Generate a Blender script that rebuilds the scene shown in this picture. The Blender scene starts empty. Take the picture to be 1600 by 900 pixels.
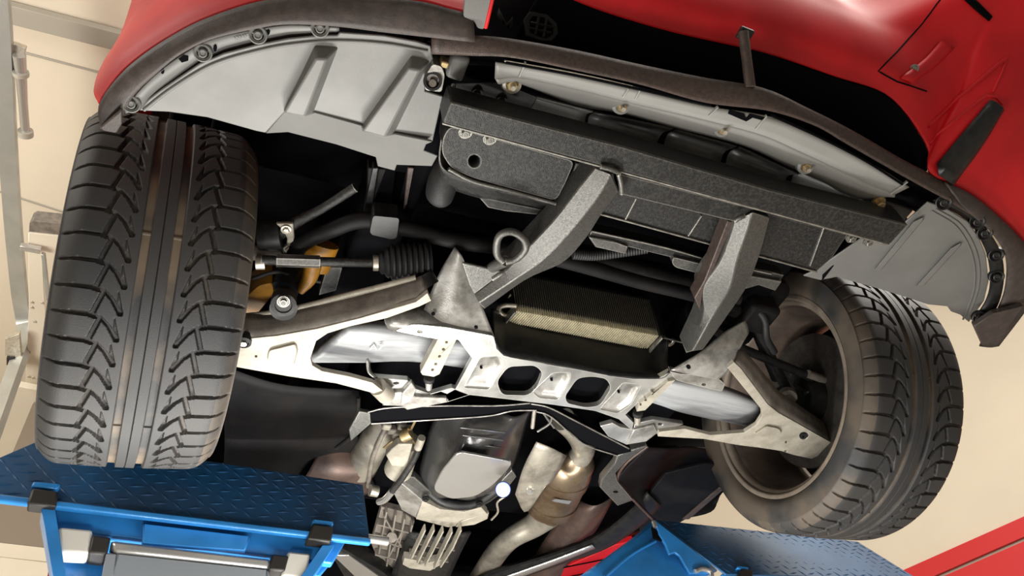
import bpy, bmesh, math, random
import numpy as np
from mathutils import Vector, Matrix
from mathutils.geometry import tessellate_polygon
random.seed(5)
S = bpy.context.scene
COL = S.collection

# ------------------------------------------------------------------ camera
# car frame: x to the car's side, y from nose to tail, z up, front axle centre at the origin
FPX = 1283.14
RV = Vector((0.9075741607767749, -0.3904549905901044, -0.15444754129999683))
UV = Vector((-0.19049690185637214, -0.7106773262612034, 0.6772360506657562))
WV = Vector((0.3741925614886758, 0.5852201622137676, 0.7193728439863678))
CAM = Vector((-0.7563358299898405, -1.1323865334231, -1.1843494950768103))
cd = bpy.data.cameras.new('camera'); cam = bpy.data.objects.new('camera', cd); COL.objects.link(cam)
cd.sensor_width = 36; cd.lens = FPX / 1600 * 36; cd.clip_start = .02; cd.clip_end = 60
m = Matrix((RV, UV, -WV)).transposed().to_4x4(); m.translation = CAM
cam.matrix_world = m
S.camera = cam

# ------------------------------------------------------------------ world, lamps, exposure
wd = bpy.data.worlds.new('world'); S.world = wd; wd.use_nodes = True
wd.node_tree.nodes['Background'].inputs[0].default_value = (1, .95, .86, 1)
wd.node_tree.nodes['Background'].inputs[1].default_value = .24
S.view_settings.view_transform = 'Standard'; S.view_settings.look = 'None'
S.view_settings.exposure = 0.0; S.view_settings.gamma = 1; S.view_settings.use_curve_mapping = False

def area(name, loc, aim, power, sx, sy, col=(1, .95, .86)):
    l = bpy.data.lights.new(name, 'AREA'); l.energy = power; l.shape = 'RECTANGLE'; l.size = sx; l.size_y = sy; l.color = col
    o = bpy.data.objects.new(name, l); COL.objects.link(o); o.location = loc
    o.rotation_euler = (Vector(aim) - Vector(loc)).to_track_quat('-Z', 'Y').to_euler()
    return o
area('pit_lamp', (-.16, .55, -1.05), (-.06, .0, 0), 15, .5, .12, (1, .97, .9))
area('lift_lamp_low', (-.76, .62, -.92), (-.78, .0, -.3), 14, .5, .1, (1, .97, .9))
area('frame_fill', (-.30, .10, -.84), (-.45, .4, -.35), 4.5, .4, .1, (1, .98, .95))  # added fill from below for the left runway frame, no fixture there
area('frame_fill_right', (.32, .0, -.9), (.60, .4, -.3), 4, .4, .1, (1, .98, .95))  # added fill to brighten the right runway's blue flange
area('hand_lamp', (-.72, -.2, -1.02), (-.45, -.6, -.05), 7.5, .2, .2, (1, .97, .92))
area('ceiling_fill_left', (-3.4, 1.2, .6), (-1.6, 2.4, 3.0), 95, 1.8, .6, (1, .96, .88))  # added uplight at mid height, brightens the left walls and ceiling
area('fascia_fill_left', (-3.6, -1.2, 1.6), (-.9, -.6, .1), 55, 1.6, .8, (1, .97, .92))  # added unseen light for the red sheen on the left bumper corner
area('ceiling_lamp_right', (2.8, -1.4, 2.6), (1.6, .4, 0.2), 150, 2.4, 1.2, (1, .96, .88))
area('ceiling_lamp_front', (.5, -2.7, 2.7), (.3, -.6, .3), 110, 3.2, 1.4, (1, .96, .88))

# ------------------------------------------------------------------ pixel helpers on real planes
def ray(px, py): return WV + RV * ((px - 800) / FPX) - UV * ((py - 450) / FPX)
def P(px, py, z=None, y=None, x=None):
    d = ray(px, py)
    if z is not None: t = (z - CAM.z) / d.z
    elif y is not None: t = (y - CAM.y) / d.y
    else: t = (x - CAM.x) / d.x
    return CAM + d * t
def onp(px, py, pl):
    if pl[0] in ('x', 'y', 'z'): return P(px, py, **{pl[0]: pl[1]})
    o, n = pl; d = ray(px, py); return CAM + d * ((o - CAM).dot(n) / d.dot(n))
def pl3(a, b, c):
    A, B, Cc = P(a[0], a[1], z=a[2]), P(b[0], b[1], z=b[2]), P(c[0], c[1], z=c[2])
    return (A, (B - A).cross(Cc - A).normalized())
def plnorm(pl, ref):
    n = {'x': Vector((1, 0, 0)), 'y': Vector((0, 1, 0)), 'z': Vector((0, 0, 1))}[pl[0]] if pl[0] in ('x', 'y', 'z') else pl[1].copy()
    if n.dot(ref - CAM) < 0: n.negate()
    return n          # points away from the camera
def L3(seq): return [P(a, b, z=c) for a, b, c in seq]
def spl(pts, n):
    pts = [Vector(p) for p in pts]; k = len(pts)
    if k == 2: return [pts[0].lerp(pts[1], i / (n - 1)) for i in range(n)]
    e = [pts[0] * 2 - pts[1]] + pts + [pts[-1] * 2 - pts[-2]]; out = []
    for i in range(n):
        t = i / (n - 1) * (k - 1); j = min(int(t), k - 2); u = t - j
        a, b, c, d = e[j], e[j + 1], e[j + 2], e[j + 3]
        out.append(.5 * ((2 * b) + (c - a) * u + (2 * a - 5 * b + 4 * c - d) * u * u + (3 * b - a - 3 * c + d) * u ** 3))
    return out

# ------------------------------------------------------------------ materials
def mat(name, col, rough=.5, metal=0, noise=.0, nscale=40, bump=0, bscale=200, col2=None, coat=0, spec=.5, emit=None, es=0, streak=None, lo=.42, hi=.62, wear=None):
    m = bpy.data.materials.new(name); m.use_nodes = True; nt = m.node_tree; b = nt.nodes['Principled BSDF']
    b.inputs['Base Color'].default_value = (*col, 1); b.inputs['Roughness'].default_value = rough; b.inputs['Metallic'].default_value = metal
    b.inputs['Coat Weight'].default_value = coat; b.inputs['Specular IOR Level'].default_value = spec
    tc = nt.nodes.new('ShaderNodeTexCoord')
    src = tc.outputs['Object']
    if streak:
        mp = nt.nodes.new('ShaderNodeMapping'); mp.inputs['Scale'].default_value = streak; nt.links.new(src, mp.inputs[0]); src = mp.outputs[0]
    if noise > 0:
        n = nt.nodes.new('ShaderNodeTexNoise'); n.inputs['Scale'].default_value = nscale; n.inputs['Detail'].default_value = 10; n.inputs['Roughness'].default_value = .68 if nscale >= 12 else .5; nt.links.new(src, n.inputs['Vector'])
        r = nt.nodes.new('ShaderNodeValToRGB'); r.color_ramp.elements[0].position = lo; r.color_ramp.elements[1].position = hi
        r.color_ramp.elements[0].color = (*col, 1); c2 = col2 or tuple(c * (1 - noise) for c in col); r.color_ramp.elements[1].color = (*c2, 1)
        nt.links.new(n.outputs['Fac'], r.inputs[0]); nt.links.new(r.outputs[0], b.inputs['Base Color'])
        mr = nt.nodes.new('ShaderNodeMapRange'); mr.inputs[3].default_value = max(.03, rough - .1); mr.inputs[4].default_value = min(1, rough + .15)
        nt.links.new(n.outputs['Fac'], mr.inputs[0]); nt.links.new(mr.outputs[0], b.inputs['Roughness'])
    if wear:
        bv = nt.nodes.new('ShaderNodeBevel'); bv.samples = 4; bv.inputs[0].default_value = .0035; ge = nt.nodes.new('ShaderNodeNewGeometry')
        dt = nt.nodes.new('ShaderNodeVectorMath'); dt.operation = 'DOT_PRODUCT'; nt.links.new(bv.outputs[0], dt.inputs[0]); nt.links.new(ge.outputs['Normal'], dt.inputs[1])
        m2 = nt.nodes.new('ShaderNodeMapRange'); m2.inputs[1].default_value = .985; m2.inputs[2].default_value = .86; m2.inputs[3].default_value = 0; m2.inputs[4].default_value = .85
        nt.links.new(dt.outputs['Value'], m2.inputs[0]); mi = nt.nodes.new('ShaderNodeMixRGB'); nt.links.new(m2.outputs[0], mi.inputs[0])
        nt.links.new(b.inputs['Base Color'].links[0].from_socket, mi.inputs[1]); mi.inputs[2].default_value = (*wear, 1); nt.links.new(mi.outputs[0], b.inputs['Base Color'])
    if bump:
        n2 = nt.nodes.new('ShaderNodeTexNoise'); n2.inputs['Scale'].default_value = bscale; n2.inputs['Detail'].default_value = 4; nt.links.new(src, n2.inputs['Vector'])
        bp = nt.nodes.new('ShaderNodeBump'); bp.inputs['Strength'].default_value = bump; bp.inputs['Distance'].default_value = .002
        nt.links.new(n2.outputs['Fac'], bp.inputs['Height']); nt.links.new(bp.outputs[0], b.inputs['Normal'])
    if emit: b.inputs['Emission Color'].default_value = (*emit, 1); b.inputs['Emission Strength'].default_value = es
    return m
M = {
 'red': mat('red_paint', (.60, .008, .014), .50, 0, .2, 6, .05, 300, spec=.35),
 'redflat': mat('red_wall_paint', (.58, .012, .015), .5),
 'lip': mat('black_lip', (.045, .036, .034), .55, 0, .5, 60, .2, 400, col2=(.075, .058, .052)),
 'panel': mat('grey_plastic', (.165, .165, .16), .45, 0, .3, 9, .12, 600, col2=(.145, .145, .14)),
 'duct': mat('duct_plastic', (.30, .30, .29), .38, 0, .08, 9, .08, 500),
 'black': mat('black_plastic', (.008, .008, .009), .42, 0, .5, 40, .1, 300, col2=(.018, .018, .017), spec=.35),
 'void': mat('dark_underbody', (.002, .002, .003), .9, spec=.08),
 'louvre': mat('louvre_plastic', (.05, .05, .05), .38, 0, .3, 40, .1, 400),
 'liner': mat('wheel_liner', (.004, .004, .005), .6, 0, .5, 12, .2, 200, col2=(.009, .008, .008), spec=.2),
 'steel': mat('worn_black_steel', (.075, .075, .072), .30, .5, 1, 260, .3, 900, col2=(.20, .195, .18), lo=.40, hi=.85, wear=(.5, .48, .43)),
 'steelbar': mat('sooty_black_steel', (.011, .011, .011), .38, .2, 1, 170, .5, 900, col2=(.07, .068, .064), lo=.45, hi=.82, wear=(.42, .41, .37)),
 'bright': mat('bare_steel', (.42, .41, .38), .32, .7, 1, 35, .15, 400, col2=(.20, .19, .18)),
 'cradle': mat('painted_cradle', (.52, .52, .50), .28, .6, 1, 10, .12, 350, col2=(.26, .26, .25), wear=(.8, .78, .72)),
 'gusset': mat('gusset_steel', (.44, .43, .41), .32, .5, 1, 12, .12, 350, col2=(.17, .165, .15), wear=(.7, .68, .62)),
 'cast': mat('cast_aluminium', (.42, .39, .325), .5, .2, 1, 22, .3, 500, col2=(.30, .275, .225)),
 'discgrey': mat('dull_disc', (.05, .045, .04), .5, .3, 1, 30, .2, 300, col2=(.02, .018, .016)),
 'castdark': mat('dusty_aluminium', (.22, .195, .165), .6, .1, 1, 25, .3, 400, col2=(.13, .115, .10)),
 'zinc': mat('zinc', (.62, .58, .50), .35, .7, .3, 60),
 'gold': mat('zinc_gold', (.55, .42, .22), .35, .7, .3, 60),
 'rubber': mat('rubber', (.010, .010, .011), .6, 0, .3, 80, .2, 300),
 'spring': mat('composite_spring', (.37, .38, .39), .45, .2, 1, 16, .2, 300, col2=(.22, .23, .245), streak=(.15, 2, 1)),
 'rim': mat('wheel_rim', (.36, .30, .245), .38, .45, 1, 14, .1, 300, col2=(.25, .21, .17)),
 'barrel': mat('rim_barrel', (.16, .12, .095), .5, .3, 1, 10, .1, 300, col2=(.08, .06, .05)),
 'yellow': mat('yellow_paint', (.30, .135, .008), .45, 0, .4, 30),
 'pan': mat('oil_pan', (.11, .11, .112), .2, .7, 1, 20, .2, 200, col2=(.10, .10, .10)),
 'exh': mat('exhaust_steel', (.34, .27, .19), .30, .85, 1, 12, .1, 300, col2=(.20, .14, .09)),
 'pipe': mat('exhaust_pipe', (.42, .39, .33), .38, .6, .5, 14, .1, 300),
 'shield': mat('heat_shield', (.13, .085, .07), .45, .4, 1, 12, .2, 200, col2=(.06, .045, .04)),
 'fin': mat('cooler_fin', (.85, .78, .56), .4, .3, .3, 80),
 'blue': mat('blue_paint', (.03, .25, .66), .30, .1, .25, 10, .08, 400, coat=.3),
 'blueplate': mat('blue_plate', (.014, .085, .21), .5, .0, .5, 5, .1, 300, col2=(.03, .075, .16), spec=.3),
 'lens': mat('lamp_lens', (.28, .31, .34), .35, .2),
 'white': mat('white_plastic', (.62, .60, .54), .5),
 'silver': mat('silver', (.58, .58, .57), .25, .8),
 'blackclip': mat('black_clip', (.02, .018, .016), .5),
 'cream': mat('cream_paint', (.70, .635, .515), .8, 0, .06, 1.2, .05, 60),
 'creamdoor': mat('cream_door', (.72, .66, .54), .6, 0, .06, 2),
 'grey': mat('grey_trim', (.36, .34, .29), .5, .1),
 'track': mat('galvanised', (.46, .47, .45), .35, .6, .12, 8),
 'doorpanel': mat('door_panel', (.24, .20, .155), .6),
 'floor': mat('concrete', (.42, .40, .36), .7, 0, .3, 3, .2, 60),
 'glow': mat('disc_glow', (.3, .35, 1), .3, emit=(.12, .18, 1), es=4),
 'bronze': mat('cloudy_brown', (.075, .052, .044), .45, .2, 1, 130, .3, 600, col2=(.045, .034, .03)),
}

# ------------------------------------------------------------------ object helpers
def W(o):
    v = Vector((0, 0, 0))
    while o is not None: v += o.location; o = o.parent
    return v
def thing(name, label, cat, loc, group=None):
    o = bpy.data.objects.new(name, None); COL.objects.link(o); o.location = loc; o['label'] = label; o['category'] = cat
    if group: o['group'] = group
    o.empty_display_size = .1
    return o
def node(name, parent, loc, label=None):
    o = bpy.data.objects.new(name, None); COL.objects.link(o); o.parent = parent; o.location = Vector(loc) - W(parent)
    if label: o['label'] = label
    return o
def mk(name, verts, faces, mt, parent=None, smooth=35, bev=0, seg=2, solid=0, label=None, sub=0):
    vs = [Vector(v) for v in verts]
    lo = Vector([min(v[i] for v in vs) for i in range(3)]); hi = Vector([max(v[i] for v in vs) for i in range(3)]); c = (lo + hi) / 2
    me = bpy.data.meshes.new(name); me.from_pydata([v - c for v in vs], [], faces)
    bm = bmesh.new(); bm.from_mesh(me); bmesh.ops.recalc_face_normals(bm, faces=bm.faces); bm.to_mesh(me); bm.free()
    me.materials.append(M[mt] if isinstance(mt, str) else mt)
    if smooth:
        me.shade_smooth(); me.set_sharp_from_angle(angle=math.radians(smooth))
    o = bpy.data.objects.new(name, me); COL.objects.link(o)
    if parent is not None: o.parent = parent; o.location = c - W(parent)
    else: o.location = c
    if solid: s = o.modifiers.new('s', 'SOLIDIFY'); s.thickness = solid; s.offset = 0
    if sub: s = o.modifiers.new('u', 'SUBSURF'); s.levels = s.render_levels = sub
    if bev: b = o.modifiers.new('b', 'BEVEL'); b.width = bev; b.segments = seg; b.limit_method = 'ANGLE'; b.angle_limit = math.radians(32)
    if label: o['label'] = label
    return o
def prism_data(loops, offv):
    # loops of coplanar 3d points, first the outline and then the holes
    vs = [p for l in loops for p in l]; n = len(vs)
    tri = tessellate_polygon(loops); fs = [tuple(t) for t in tri] + [tuple(i + n for i in reversed(t)) for t in tri]
    k = 0
    for l in loops:
        for i in range(len(l)):
            a, b = k + i, k + (i + 1) % len(l); fs.append((a, b, b + n, a + n))
        k += len(l)
    return vs + [p + offv for p in vs], fs
def plate(name, parent, mt, px, pl, th, holes=(), bev=.002, smooth=35, label=None, lean=None):
    out = [onp(a, b, pl) for a, b in px]; hs = [[onp(a, b, pl) for a, b in h] for h in holes]
    n = plnorm(pl, out[0]) if lean is None else Vector(lean).normalized()
    v, f = prism_data([out] + hs, n * th)
    return mk(name, v, f, mt, parent, smooth=smooth, bev=bev, label=label)
def rhole(cx, cy, a, b, n=12, rot=0):
    return [(cx + a * math.cos(t) * math.cos(rot) - b * math.sin(t) * math.sin(rot), cy + a * math.cos(t) * math.sin(rot) + b * math.sin(t) * math.cos(rot)) for t in [2 * math.pi * i / n for i in range(n)]]
def rpoly(px, r=6, n=4):
    # rounds the corners of an outline in pixels
    out = []; k = len(px)
    for i in range(k):
        p0, p1, p2 = Vector(px[i - 1]), Vector(px[i]), Vector(px[(i + 1) % k])
        d1, d2 = (p0 - p1), (p2 - p1); q = min(r, d1.length * .45, d2.length * .45)
        a, b = p1 + d1.normalized() * q, p1 + d2.normalized() * q
        for j in range(n + 1):
            t = j / n; out.append(tuple(a * (1 - t) ** 2 + p1 * 2 * t * (1 - t) + b * t * t))
    return out
def bowl(name, parent, mt, px, pl, depth, inset=.75, floor=True, label=None, fmt=None):
    # a pressed recess behind an opening
    a = [onp(u, v, pl) for u, v in px]; c = sum(a, Vector()) / len(a); n = plnorm(pl, c)
    b = [c + (p - c) * (1 + inset) / 2 + n * depth * .75 for p in a]; d = [c + (p - c) * inset + n * depth for p in a]
    k = len(a); v = a + b + d; f = []
    for r in range(2):
        for i in range(k): f.append((r * k + i, r * k + (i + 1) % k, (r + 1) * k + (i + 1) % k, (r + 1) * k + i))
    if floor: f.append(tuple(range(2 * k, 3 * k)))
    return mk(name, v, f, mt, parent, solid=.0015, smooth=60, label=label)
def frustum(name, parent, mt, base, top, pl, h, bev=.003, label=None):
    a = [onp(u, v, pl) for u, v in base]; n = plnorm(pl, a[0])
    o = pl if pl[0] not in ('x', 'y', 'z') else (a[0], n)
    b = [onp(u, v, (o[0] - n * h, n)) for u, v in top]; k = len(a)
    a = [p + n * .003 for p in a]
    f = [(i, (i + 1) % k, k + (i + 1) % k, k + i) for i in range(k)] + [tuple(range(k)), tuple(range(k, 2 * k))]
    return mk(name, a + b, f, mt, parent, bev=bev, smooth=30, label=label)
def loft(name, parent, mt, rows, nu=0, nv=0, th=.003, smooth=40, label=None, close=False):
    rows = [[Vector(p) for p in r] for r in rows]
    if nu: rows = [spl(r, nu) for r in rows]
    if nv:
        cols = [spl([r[i] for r in rows], nv) for i in range(len(rows[0]))]
        rows = [[c[j] for c in cols] for j in range(nv)]
    k = len(rows[0]); v = [p for r in rows for p in r]; f = []
    for j in range(len(rows) - 1):
        for i in range(k - (0 if close else 1)): i2 = (i + 1) % k; f.append((j * k + i, j * k + i2, (j + 1) * k + i2, (j + 1) * k + i))
    return mk(name, v, f, mt, parent, smooth=smooth, solid=th, label=label)
def frame_dirs(pts):
    T = []
    for i in range(len(pts)): T.append((pts[min(i + 1, len(pts) - 1)] - pts[max(i - 1, 0)]).normalized())
    up = Vector((0, 0, 1)) if abs(T[0].z) < .9 else Vector((1, 0, 0)); N = []
    for t in T: n = (up - t * up.dot(t)).normalized(); N.append(n); up = n
    return T, N
def tube_data(pts, r, seg=14, sy=1.0, cap=True):
    pts = [Vector(p) for p in pts]; T, N = frame_dirs(pts); v = []; f = []
    rs = r if isinstance(r, (list, tuple)) else [r] * len(pts)
    for p, t, n, q in zip(pts, T, N, rs):
        b = t.cross(n)
        for i in range(seg): a = 2 * math.pi * i / seg; v.append(p + n * math.cos(a) * q * sy + b * math.sin(a) * q)
    for j in range(len(pts) - 1):
        for i in range(seg): i2 = (i + 1) % seg; f.append((j * seg + i, j * seg + i2, (j + 1) * seg + i2, (j + 1) * seg + i))
    if cap: f.append(tuple(range(seg))); f.append(tuple(range((len(pts) - 1) * seg, len(pts) * seg)))
    return v, f
def join(*ds):
    V = []; F = []
    for v, f in ds: k = len(V); V += list(v); F += [tuple(i + k for i in q) for q in f]
    return V, F
def tube(name, parent, mt, pts, r, n=0, seg=14, label=None, sy=1.0, bev=0):
    if n: 
        rs = r
        if isinstance(r, (list, tuple)):
            q = [Vector((x, 0, 0)) for x in r]; rs = [a.x for a in spl(q, n)]
        pts = spl(pts, n); r = rs
    v, f = tube_data(pts, r, seg, sy); return mk(name, v, f, mt, parent, smooth=50, label=label, bev=bev)
def lathe_data(c, ax, prof, seg=48, up=None, close=False):
    ax = Vector(ax).normalized(); up = Vector(up) if up else (Vector((0, 0, 1)) if abs(ax.z) < .9 else Vector((1, 0, 0)))
    n = (up - ax * up.dot(ax)).normalized(); b = ax.cross(n); v = []; f = []
    for h, r in prof:
        for i in range(seg): a = 2 * math.pi * i / seg; v.append(Vector(c) + ax * h + (n * math.cos(a) + b * math.sin(a)) * r)
    for j in range(len(prof) - 1):
        for i in range(seg): i2 = (i + 1) % seg; f.append((j * seg + i, j * seg + i2, (j + 1) * seg + i2, (j + 1) * seg + i))
    if close: f.append(tuple(range(seg))); f.append(tuple(range((len(prof) - 1) * seg, len(prof) * seg)))
    return v, f
def lathe(name, parent, mt, c, ax, prof, seg=48, label=None, close=True, smooth=35):
    v, f = lathe_data(c, ax, prof, seg, close=close); return mk(name, v, f, mt, parent, smooth=smooth, label=label)
def box_data(c, ex, ey, ez, a, b, d):
    c = Vector(c); ex, ey, ez = Vector(ex) * a / 2, Vector(ey) * b / 2, Vector(ez) * d / 2
    v = [c + ex * i + ey * j + ez * k for i in (-1, 1) for j in (-1, 1) for k in (-1, 1)]
    return v, [(0, 1, 3, 2), (4, 6, 7, 5), (0, 4, 5, 1), (2, 3, 7, 6), (0, 2, 6, 4), (1, 5, 7, 3)]
def box(name, parent, mt, c, size, bev=.003, label=None, ex=(1, 0, 0), ey=(0, 1, 0), ez=(0, 0, 1)):
    v, f = box_data(c, ex, ey, ez, *size); return mk(name, v, f, mt, parent, bev=bev, label=label)
def bar(name, parent, mt, p0, p1, w, h, bev=.003, label=None, up=(0, 0, 1)):
    p0, p1 = Vector(p0), Vector(p1); d = p1 - p0; ex = d.normalized(); ey = Vector(up).cross(ex).normalized(); ez = ex.cross(ey)
    v, f = box_data((p0 + p1) / 2, ex, ey, ez, d.length, w, h); return mk(name, v, f, mt, parent, bev=bev, label=label)
def bolt(parent, p, n, r=.009, h=.008, mt='zinc', name='bolt', washer=1.5):
    p = Vector(p); n = Vector(n).normalized()
    a = lathe_data(p, n, [(-.002, r * washer), (.0025, r * washer), (.0025, r * .9)], 20, close=True)
    b = lathe_data(p, n, [(.0025, r), (h, r), (h + .0015, r * .8)], 6, close=True)
    v, f = join(a, b); return mk(name, v, f, mt, parent, smooth=30)
def struct(o): o['kind'] = 'structure'; return o
TOCAM = lambda p: (CAM - Vector(p)).normalized()
DN = Vector((0, 0, -1))

# ================================================================== the room
FZ = -2.3; CZ = 3.0
RA = P(1420, 890, z=1.1); RB = P(1600, 810, z=1.1); rdir = (RA - RB).normalized()
def quadbox(name, mt, a, b, z0, z1, nrm, th=.1, parent=None):
    n = Vector(nrm).normalized() * th; v = [Vector((a.x, a.y, z0)), Vector((b.x, b.y, z0)), Vector((b.x, b.y, z1)), Vector((a.x, a.y, z1))]
    v += [p + n for p in v]
    return mk(name, v, [(0, 1, 2, 3), (4, 5, 6, 7), (0, 1, 5, 4), (1, 2, 6, 5), (2, 3, 7, 6), (3, 0, 4, 7)], mt, parent, smooth=0)
YB = 4.6
rn = Vector((-rdir.y, rdir.x, 0));
if rn.x < 0: rn.negate()
w1 = RB - rdir * 6; tt = (YB - RB.y) / rdir.y; w0 = RB + rdir * tt
wr = struct(quadbox('wall_right', 'cream', w0, w1, FZ, CZ, rn))
struct(quadbox('wall_back', 'cream', Vector((-4.4, YB, 0)), Vector((w0.x, YB, 0)), FZ, CZ, (0, 1, 0)))
struct(quadbox('wall_left', 'cream', Vector((-4.4, YB, 0)), Vector((-4.4, -4.5, 0)), FZ, CZ, (-1, 0, 0)))
struct(box('floor', None, 'floor', (1, 0, FZ - .05), (11, 9.4, .1), bev=0))
struct(box('ceiling', None, 'cream', (1, 0, CZ + .05), (11, 9.4, .1), bev=0))
# red dado of sheet panels on the right wall, with a groove between two courses
def onwall(px, py, off=.0):
    o = RA - rn * off; d = ray(px, py); return CAM + d * ((o - CAM).dot(rn) / d.dot(rn))
zt = 1.1; zg = onwall(1600, 845).z
red = struct(node('trim_1', wr, RA)); red['label'] = 'red painted panels along the lower part of the cream wall'
for z0, z1 in ((zg + .012, zt), (zg - .6, zg - .012), (zg - 1.3, zg - .62)):
    quadbox('red_panel', 'redflat', w0, w1, z0, z1, -rn, .03, red)
quadbox('panel_backing', 'grey', w0, w1, zg - 1.3, zg, -rn, .012, red)

# garage door and its track at the left end
dr = node('door_1', None, P(0, 600, z=2.2)); struct(dr)
dr['label'] = 'cream sectional garage door with galvanised track'
TZ = 2.55
trk = [P(a, b, z=TZ) for a, b in ((-6, -60), (4, 60), (11, 200), (20, 340), (30, 450))]
e = trk[-1]; k0 = P(38, 500, z=TZ - .02); k1 = P(41, 530, z=TZ - .16); dn = Vector((k1.x, k1.y + .05, TZ - 1.0)); dn2 = dn + Vector((0, 0, -3.5))
tp = spl(trk + [k0, k1], 30) + [k1.lerp(dn, .5), dn, dn2]
def channel(name, pts, w, mt):
    pts = [Vector(p) for p in pts]; T, N = frame_dirs(pts); sec = [(-w / 2, -.3 * w), (-w / 2, w * .3), (-w * .3, w * .3), (-w * .3, -w * .15), (w * .3, -w * .15), (w * .3, w * .3), (w / 2, w * .3), (w / 2, -.3 * w)]
    rows = [[p + n * b + t.cross(n) * a for a, b in sec] for p, t, n in zip(pts, T, N)]
    return loft(name, dr, mt, rows, th=0, close=True, smooth=30)
channel('track', tp, .075, 'track')
# ceiling seams and bar
bar('ceiling_batten', dr, 'grey', P(-60, 0, z=CZ - .03), P(190, 64, z=CZ - .03), .10, .05)
bar('panel_joint', dr, 'grey', P(36, 82, z=CZ - .004), P(200, 125, z=CZ - .004), .012, .008)
bar('panel_joint', dr, 'grey', P(-30, 290, z=CZ - .004), P(110, 335, z=CZ - .004), .012, .008)
# pull latch hanging from the track
br = P(22, 92, z=TZ); plate('hinge_bracket', dr, 'zinc', [(9, 76), (20, 69), (40, 76), (38, 85), (30, 88), (28, 116), (14, 115)], ('z', TZ), .03)
tube('latch_rod', dr, 'silver', [P(30, 86, z=TZ - .02), P(33, 116, z=TZ - .02), P(36, 160, z=TZ - .02), P(40, 208, z=TZ - .02)], [.028, .024, .02, .02], seg=16)
tube('rod_tip', dr, 'grey', [P(39.6, 204, z=TZ - .02), P(40.4, 212, z=TZ - .02)], .034)
tube('rod_collar', dr, 'grey', [P(32.4, 112, z=TZ - .02), P(33, 118, z=TZ - .02)], .034)
# door frame: posts, header and rivets, panels below
ZF = 2.3
plate('frame_post', dr, 'creamdoor', [(44, 365), (63, 365), (72, 520), (75, 604), (40, 600), (45, 480)], ('z', ZF), .05)
plate('frame_header', dr, 'castdark', [(46, 348), (52, 345), (120, 352), (120, 372), (45, 364)], ('z', ZF - .02), .08)
plate('header_face', dr, 'creamdoor', [(45, 364), (120, 372), (118, 402), (62, 392), (44, 386)], ('z', ZF - .03), .03)
plate('frame_foot', dr, 'creamdoor', [(30, 604), (60, 610), (10, 730), (-25, 728)], ('z', ZF - .1), .04)
plate('glazing_bar', dr, 'track', [(64, 398), (70, 398), (78, 470), (72, 470)], ('z', ZF - .01), .02)
plate('door_bracket', dr, 'zinc', [(8, 530), (30, 522), (33, 560), (8, 556)], ('z', ZF - .06), .03)
plate('bracket_block', dr, 'black', [(10, 559), (22, 559), (22, 571), (10, 571)], ('z', ZF - .07), .05)
box('roller', dr, 'silver', P(48, 388, z=ZF - .06), (.09, .03, .03))
for a, b in ((50, 472), (66, 473), (45, 588), (52, 590), (60, 592), (68, 594), (54, 502), (50, 480)):
    p = P(a, b, z=ZF); lathe('rivet', dr, 'zinc', p, (0, 0, -1), [(0, .009), (.006, .006)], 8)
ch = [P(12 - i * 1.1, 585 + i * 8, z=ZF - .1) for i in range(12)]
for i in range(11):
    tube('chain_link', dr, 'zinc', [ch[i].lerp(ch[i + 1], .02), ch[i].lerp(ch[i + 1], .95)], .007, seg=6)
for i, (y0, y1, mt) in enumerate(((700, 850, 'doorpanel'), (853, 872, 'creamdoor'), (875, 1000, 'creamdoor'))):
    plate('door_panel', dr, mt, [(-60, y0 - 12), (150, y0 + 12), (150, y1 + 14), (-60, y1 - 9)], ('y', 4.2), .04, bev=.006)
plate('door_panel', dr, 'doorpanel', [(62, 612), (130, 620), (150, 712), (12, 700)], ('y', 4.2), .04, bev=.006)

# ================================================================== the car
car = thing('sports_car', 'red sports car raised on the lift, seen from under its front bumper', 'car', (0, 0, -.325))
LZ = -.10
# --- black lip (splitter)
LI = L3([(183, 200, LZ - .004), (192, 178, LZ), (212, 145, LZ), (250, 110, LZ), (287, 82, LZ), (332, 61, LZ), (400, 45, LZ), (450, 38, LZ), (525, 41, LZ), (600, 50, LZ), (662, 57, LZ), (742, 66, LZ)])
LO = L3([(157, 201, -.115), (156, 163, -.10), (187, 120, -.09), (225, 87, -.085), (275, 55, -.08), (325, 30, -.08), (400, 5, -.08), (470, -4, -.08), (560, -4, -.08), (650, 2, -.08), (700, 14, -.08), (738, 24, -.08)])
loft('splitter', car, 'lip', [LO, [a.lerp(b, .5) + Vector((0, 0, -.004)) for a, b in zip(LO, LI)], LI], 48, 6, th=.006, label='matt black lip along the left half of the bumper')
CI = L3([(674, 83, LZ), (735, 86, LZ), (800, 90, LZ), (900, 110, LZ), (1000, 132, LZ), (1100, 160, LZ), (1200, 173, LZ), (1275, 196, LZ), (1325, 225, LZ), (1412, 275, LZ), (1475, 310, LZ), (1520, 338, LZ)])
CO = L3([(674, 57, LZ + .004), (740, 56, -.09), (800, 62, -.085), (900, 80, -.08), (1000, 102, -.08), (1100, 122, -.08), (1190, 138, -.08), (1262, 171, -.08), (1330, 205, -.08), (1412, 252, -.08), (1475, 284, -.08), (1528, 318, -.085)])
loft('splitter', car, 'bronze', [CO, [a.lerp(b, .5) + Vector((0, 0, -.003)) for a, b in zip(CO, CI)], CI], 60, 6, th=.006, label='brown-tinged middle of the lip below the grille opening')
RO = L3([(1475, 285, -.085), (1512, 304, -.085), (1550, 333, -.085), (1600, 375, -.085), (1660, 440, -.09), (1640, 500, -.10), (1600, 540, -.115)])
RI = L3([(1500, 318, LZ), (1520, 338, LZ), (1548, 362, LZ), (1572, 402, LZ), (1570, 455, LZ), (1552, 497, LZ), (1530, 540, -.105)])
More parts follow.
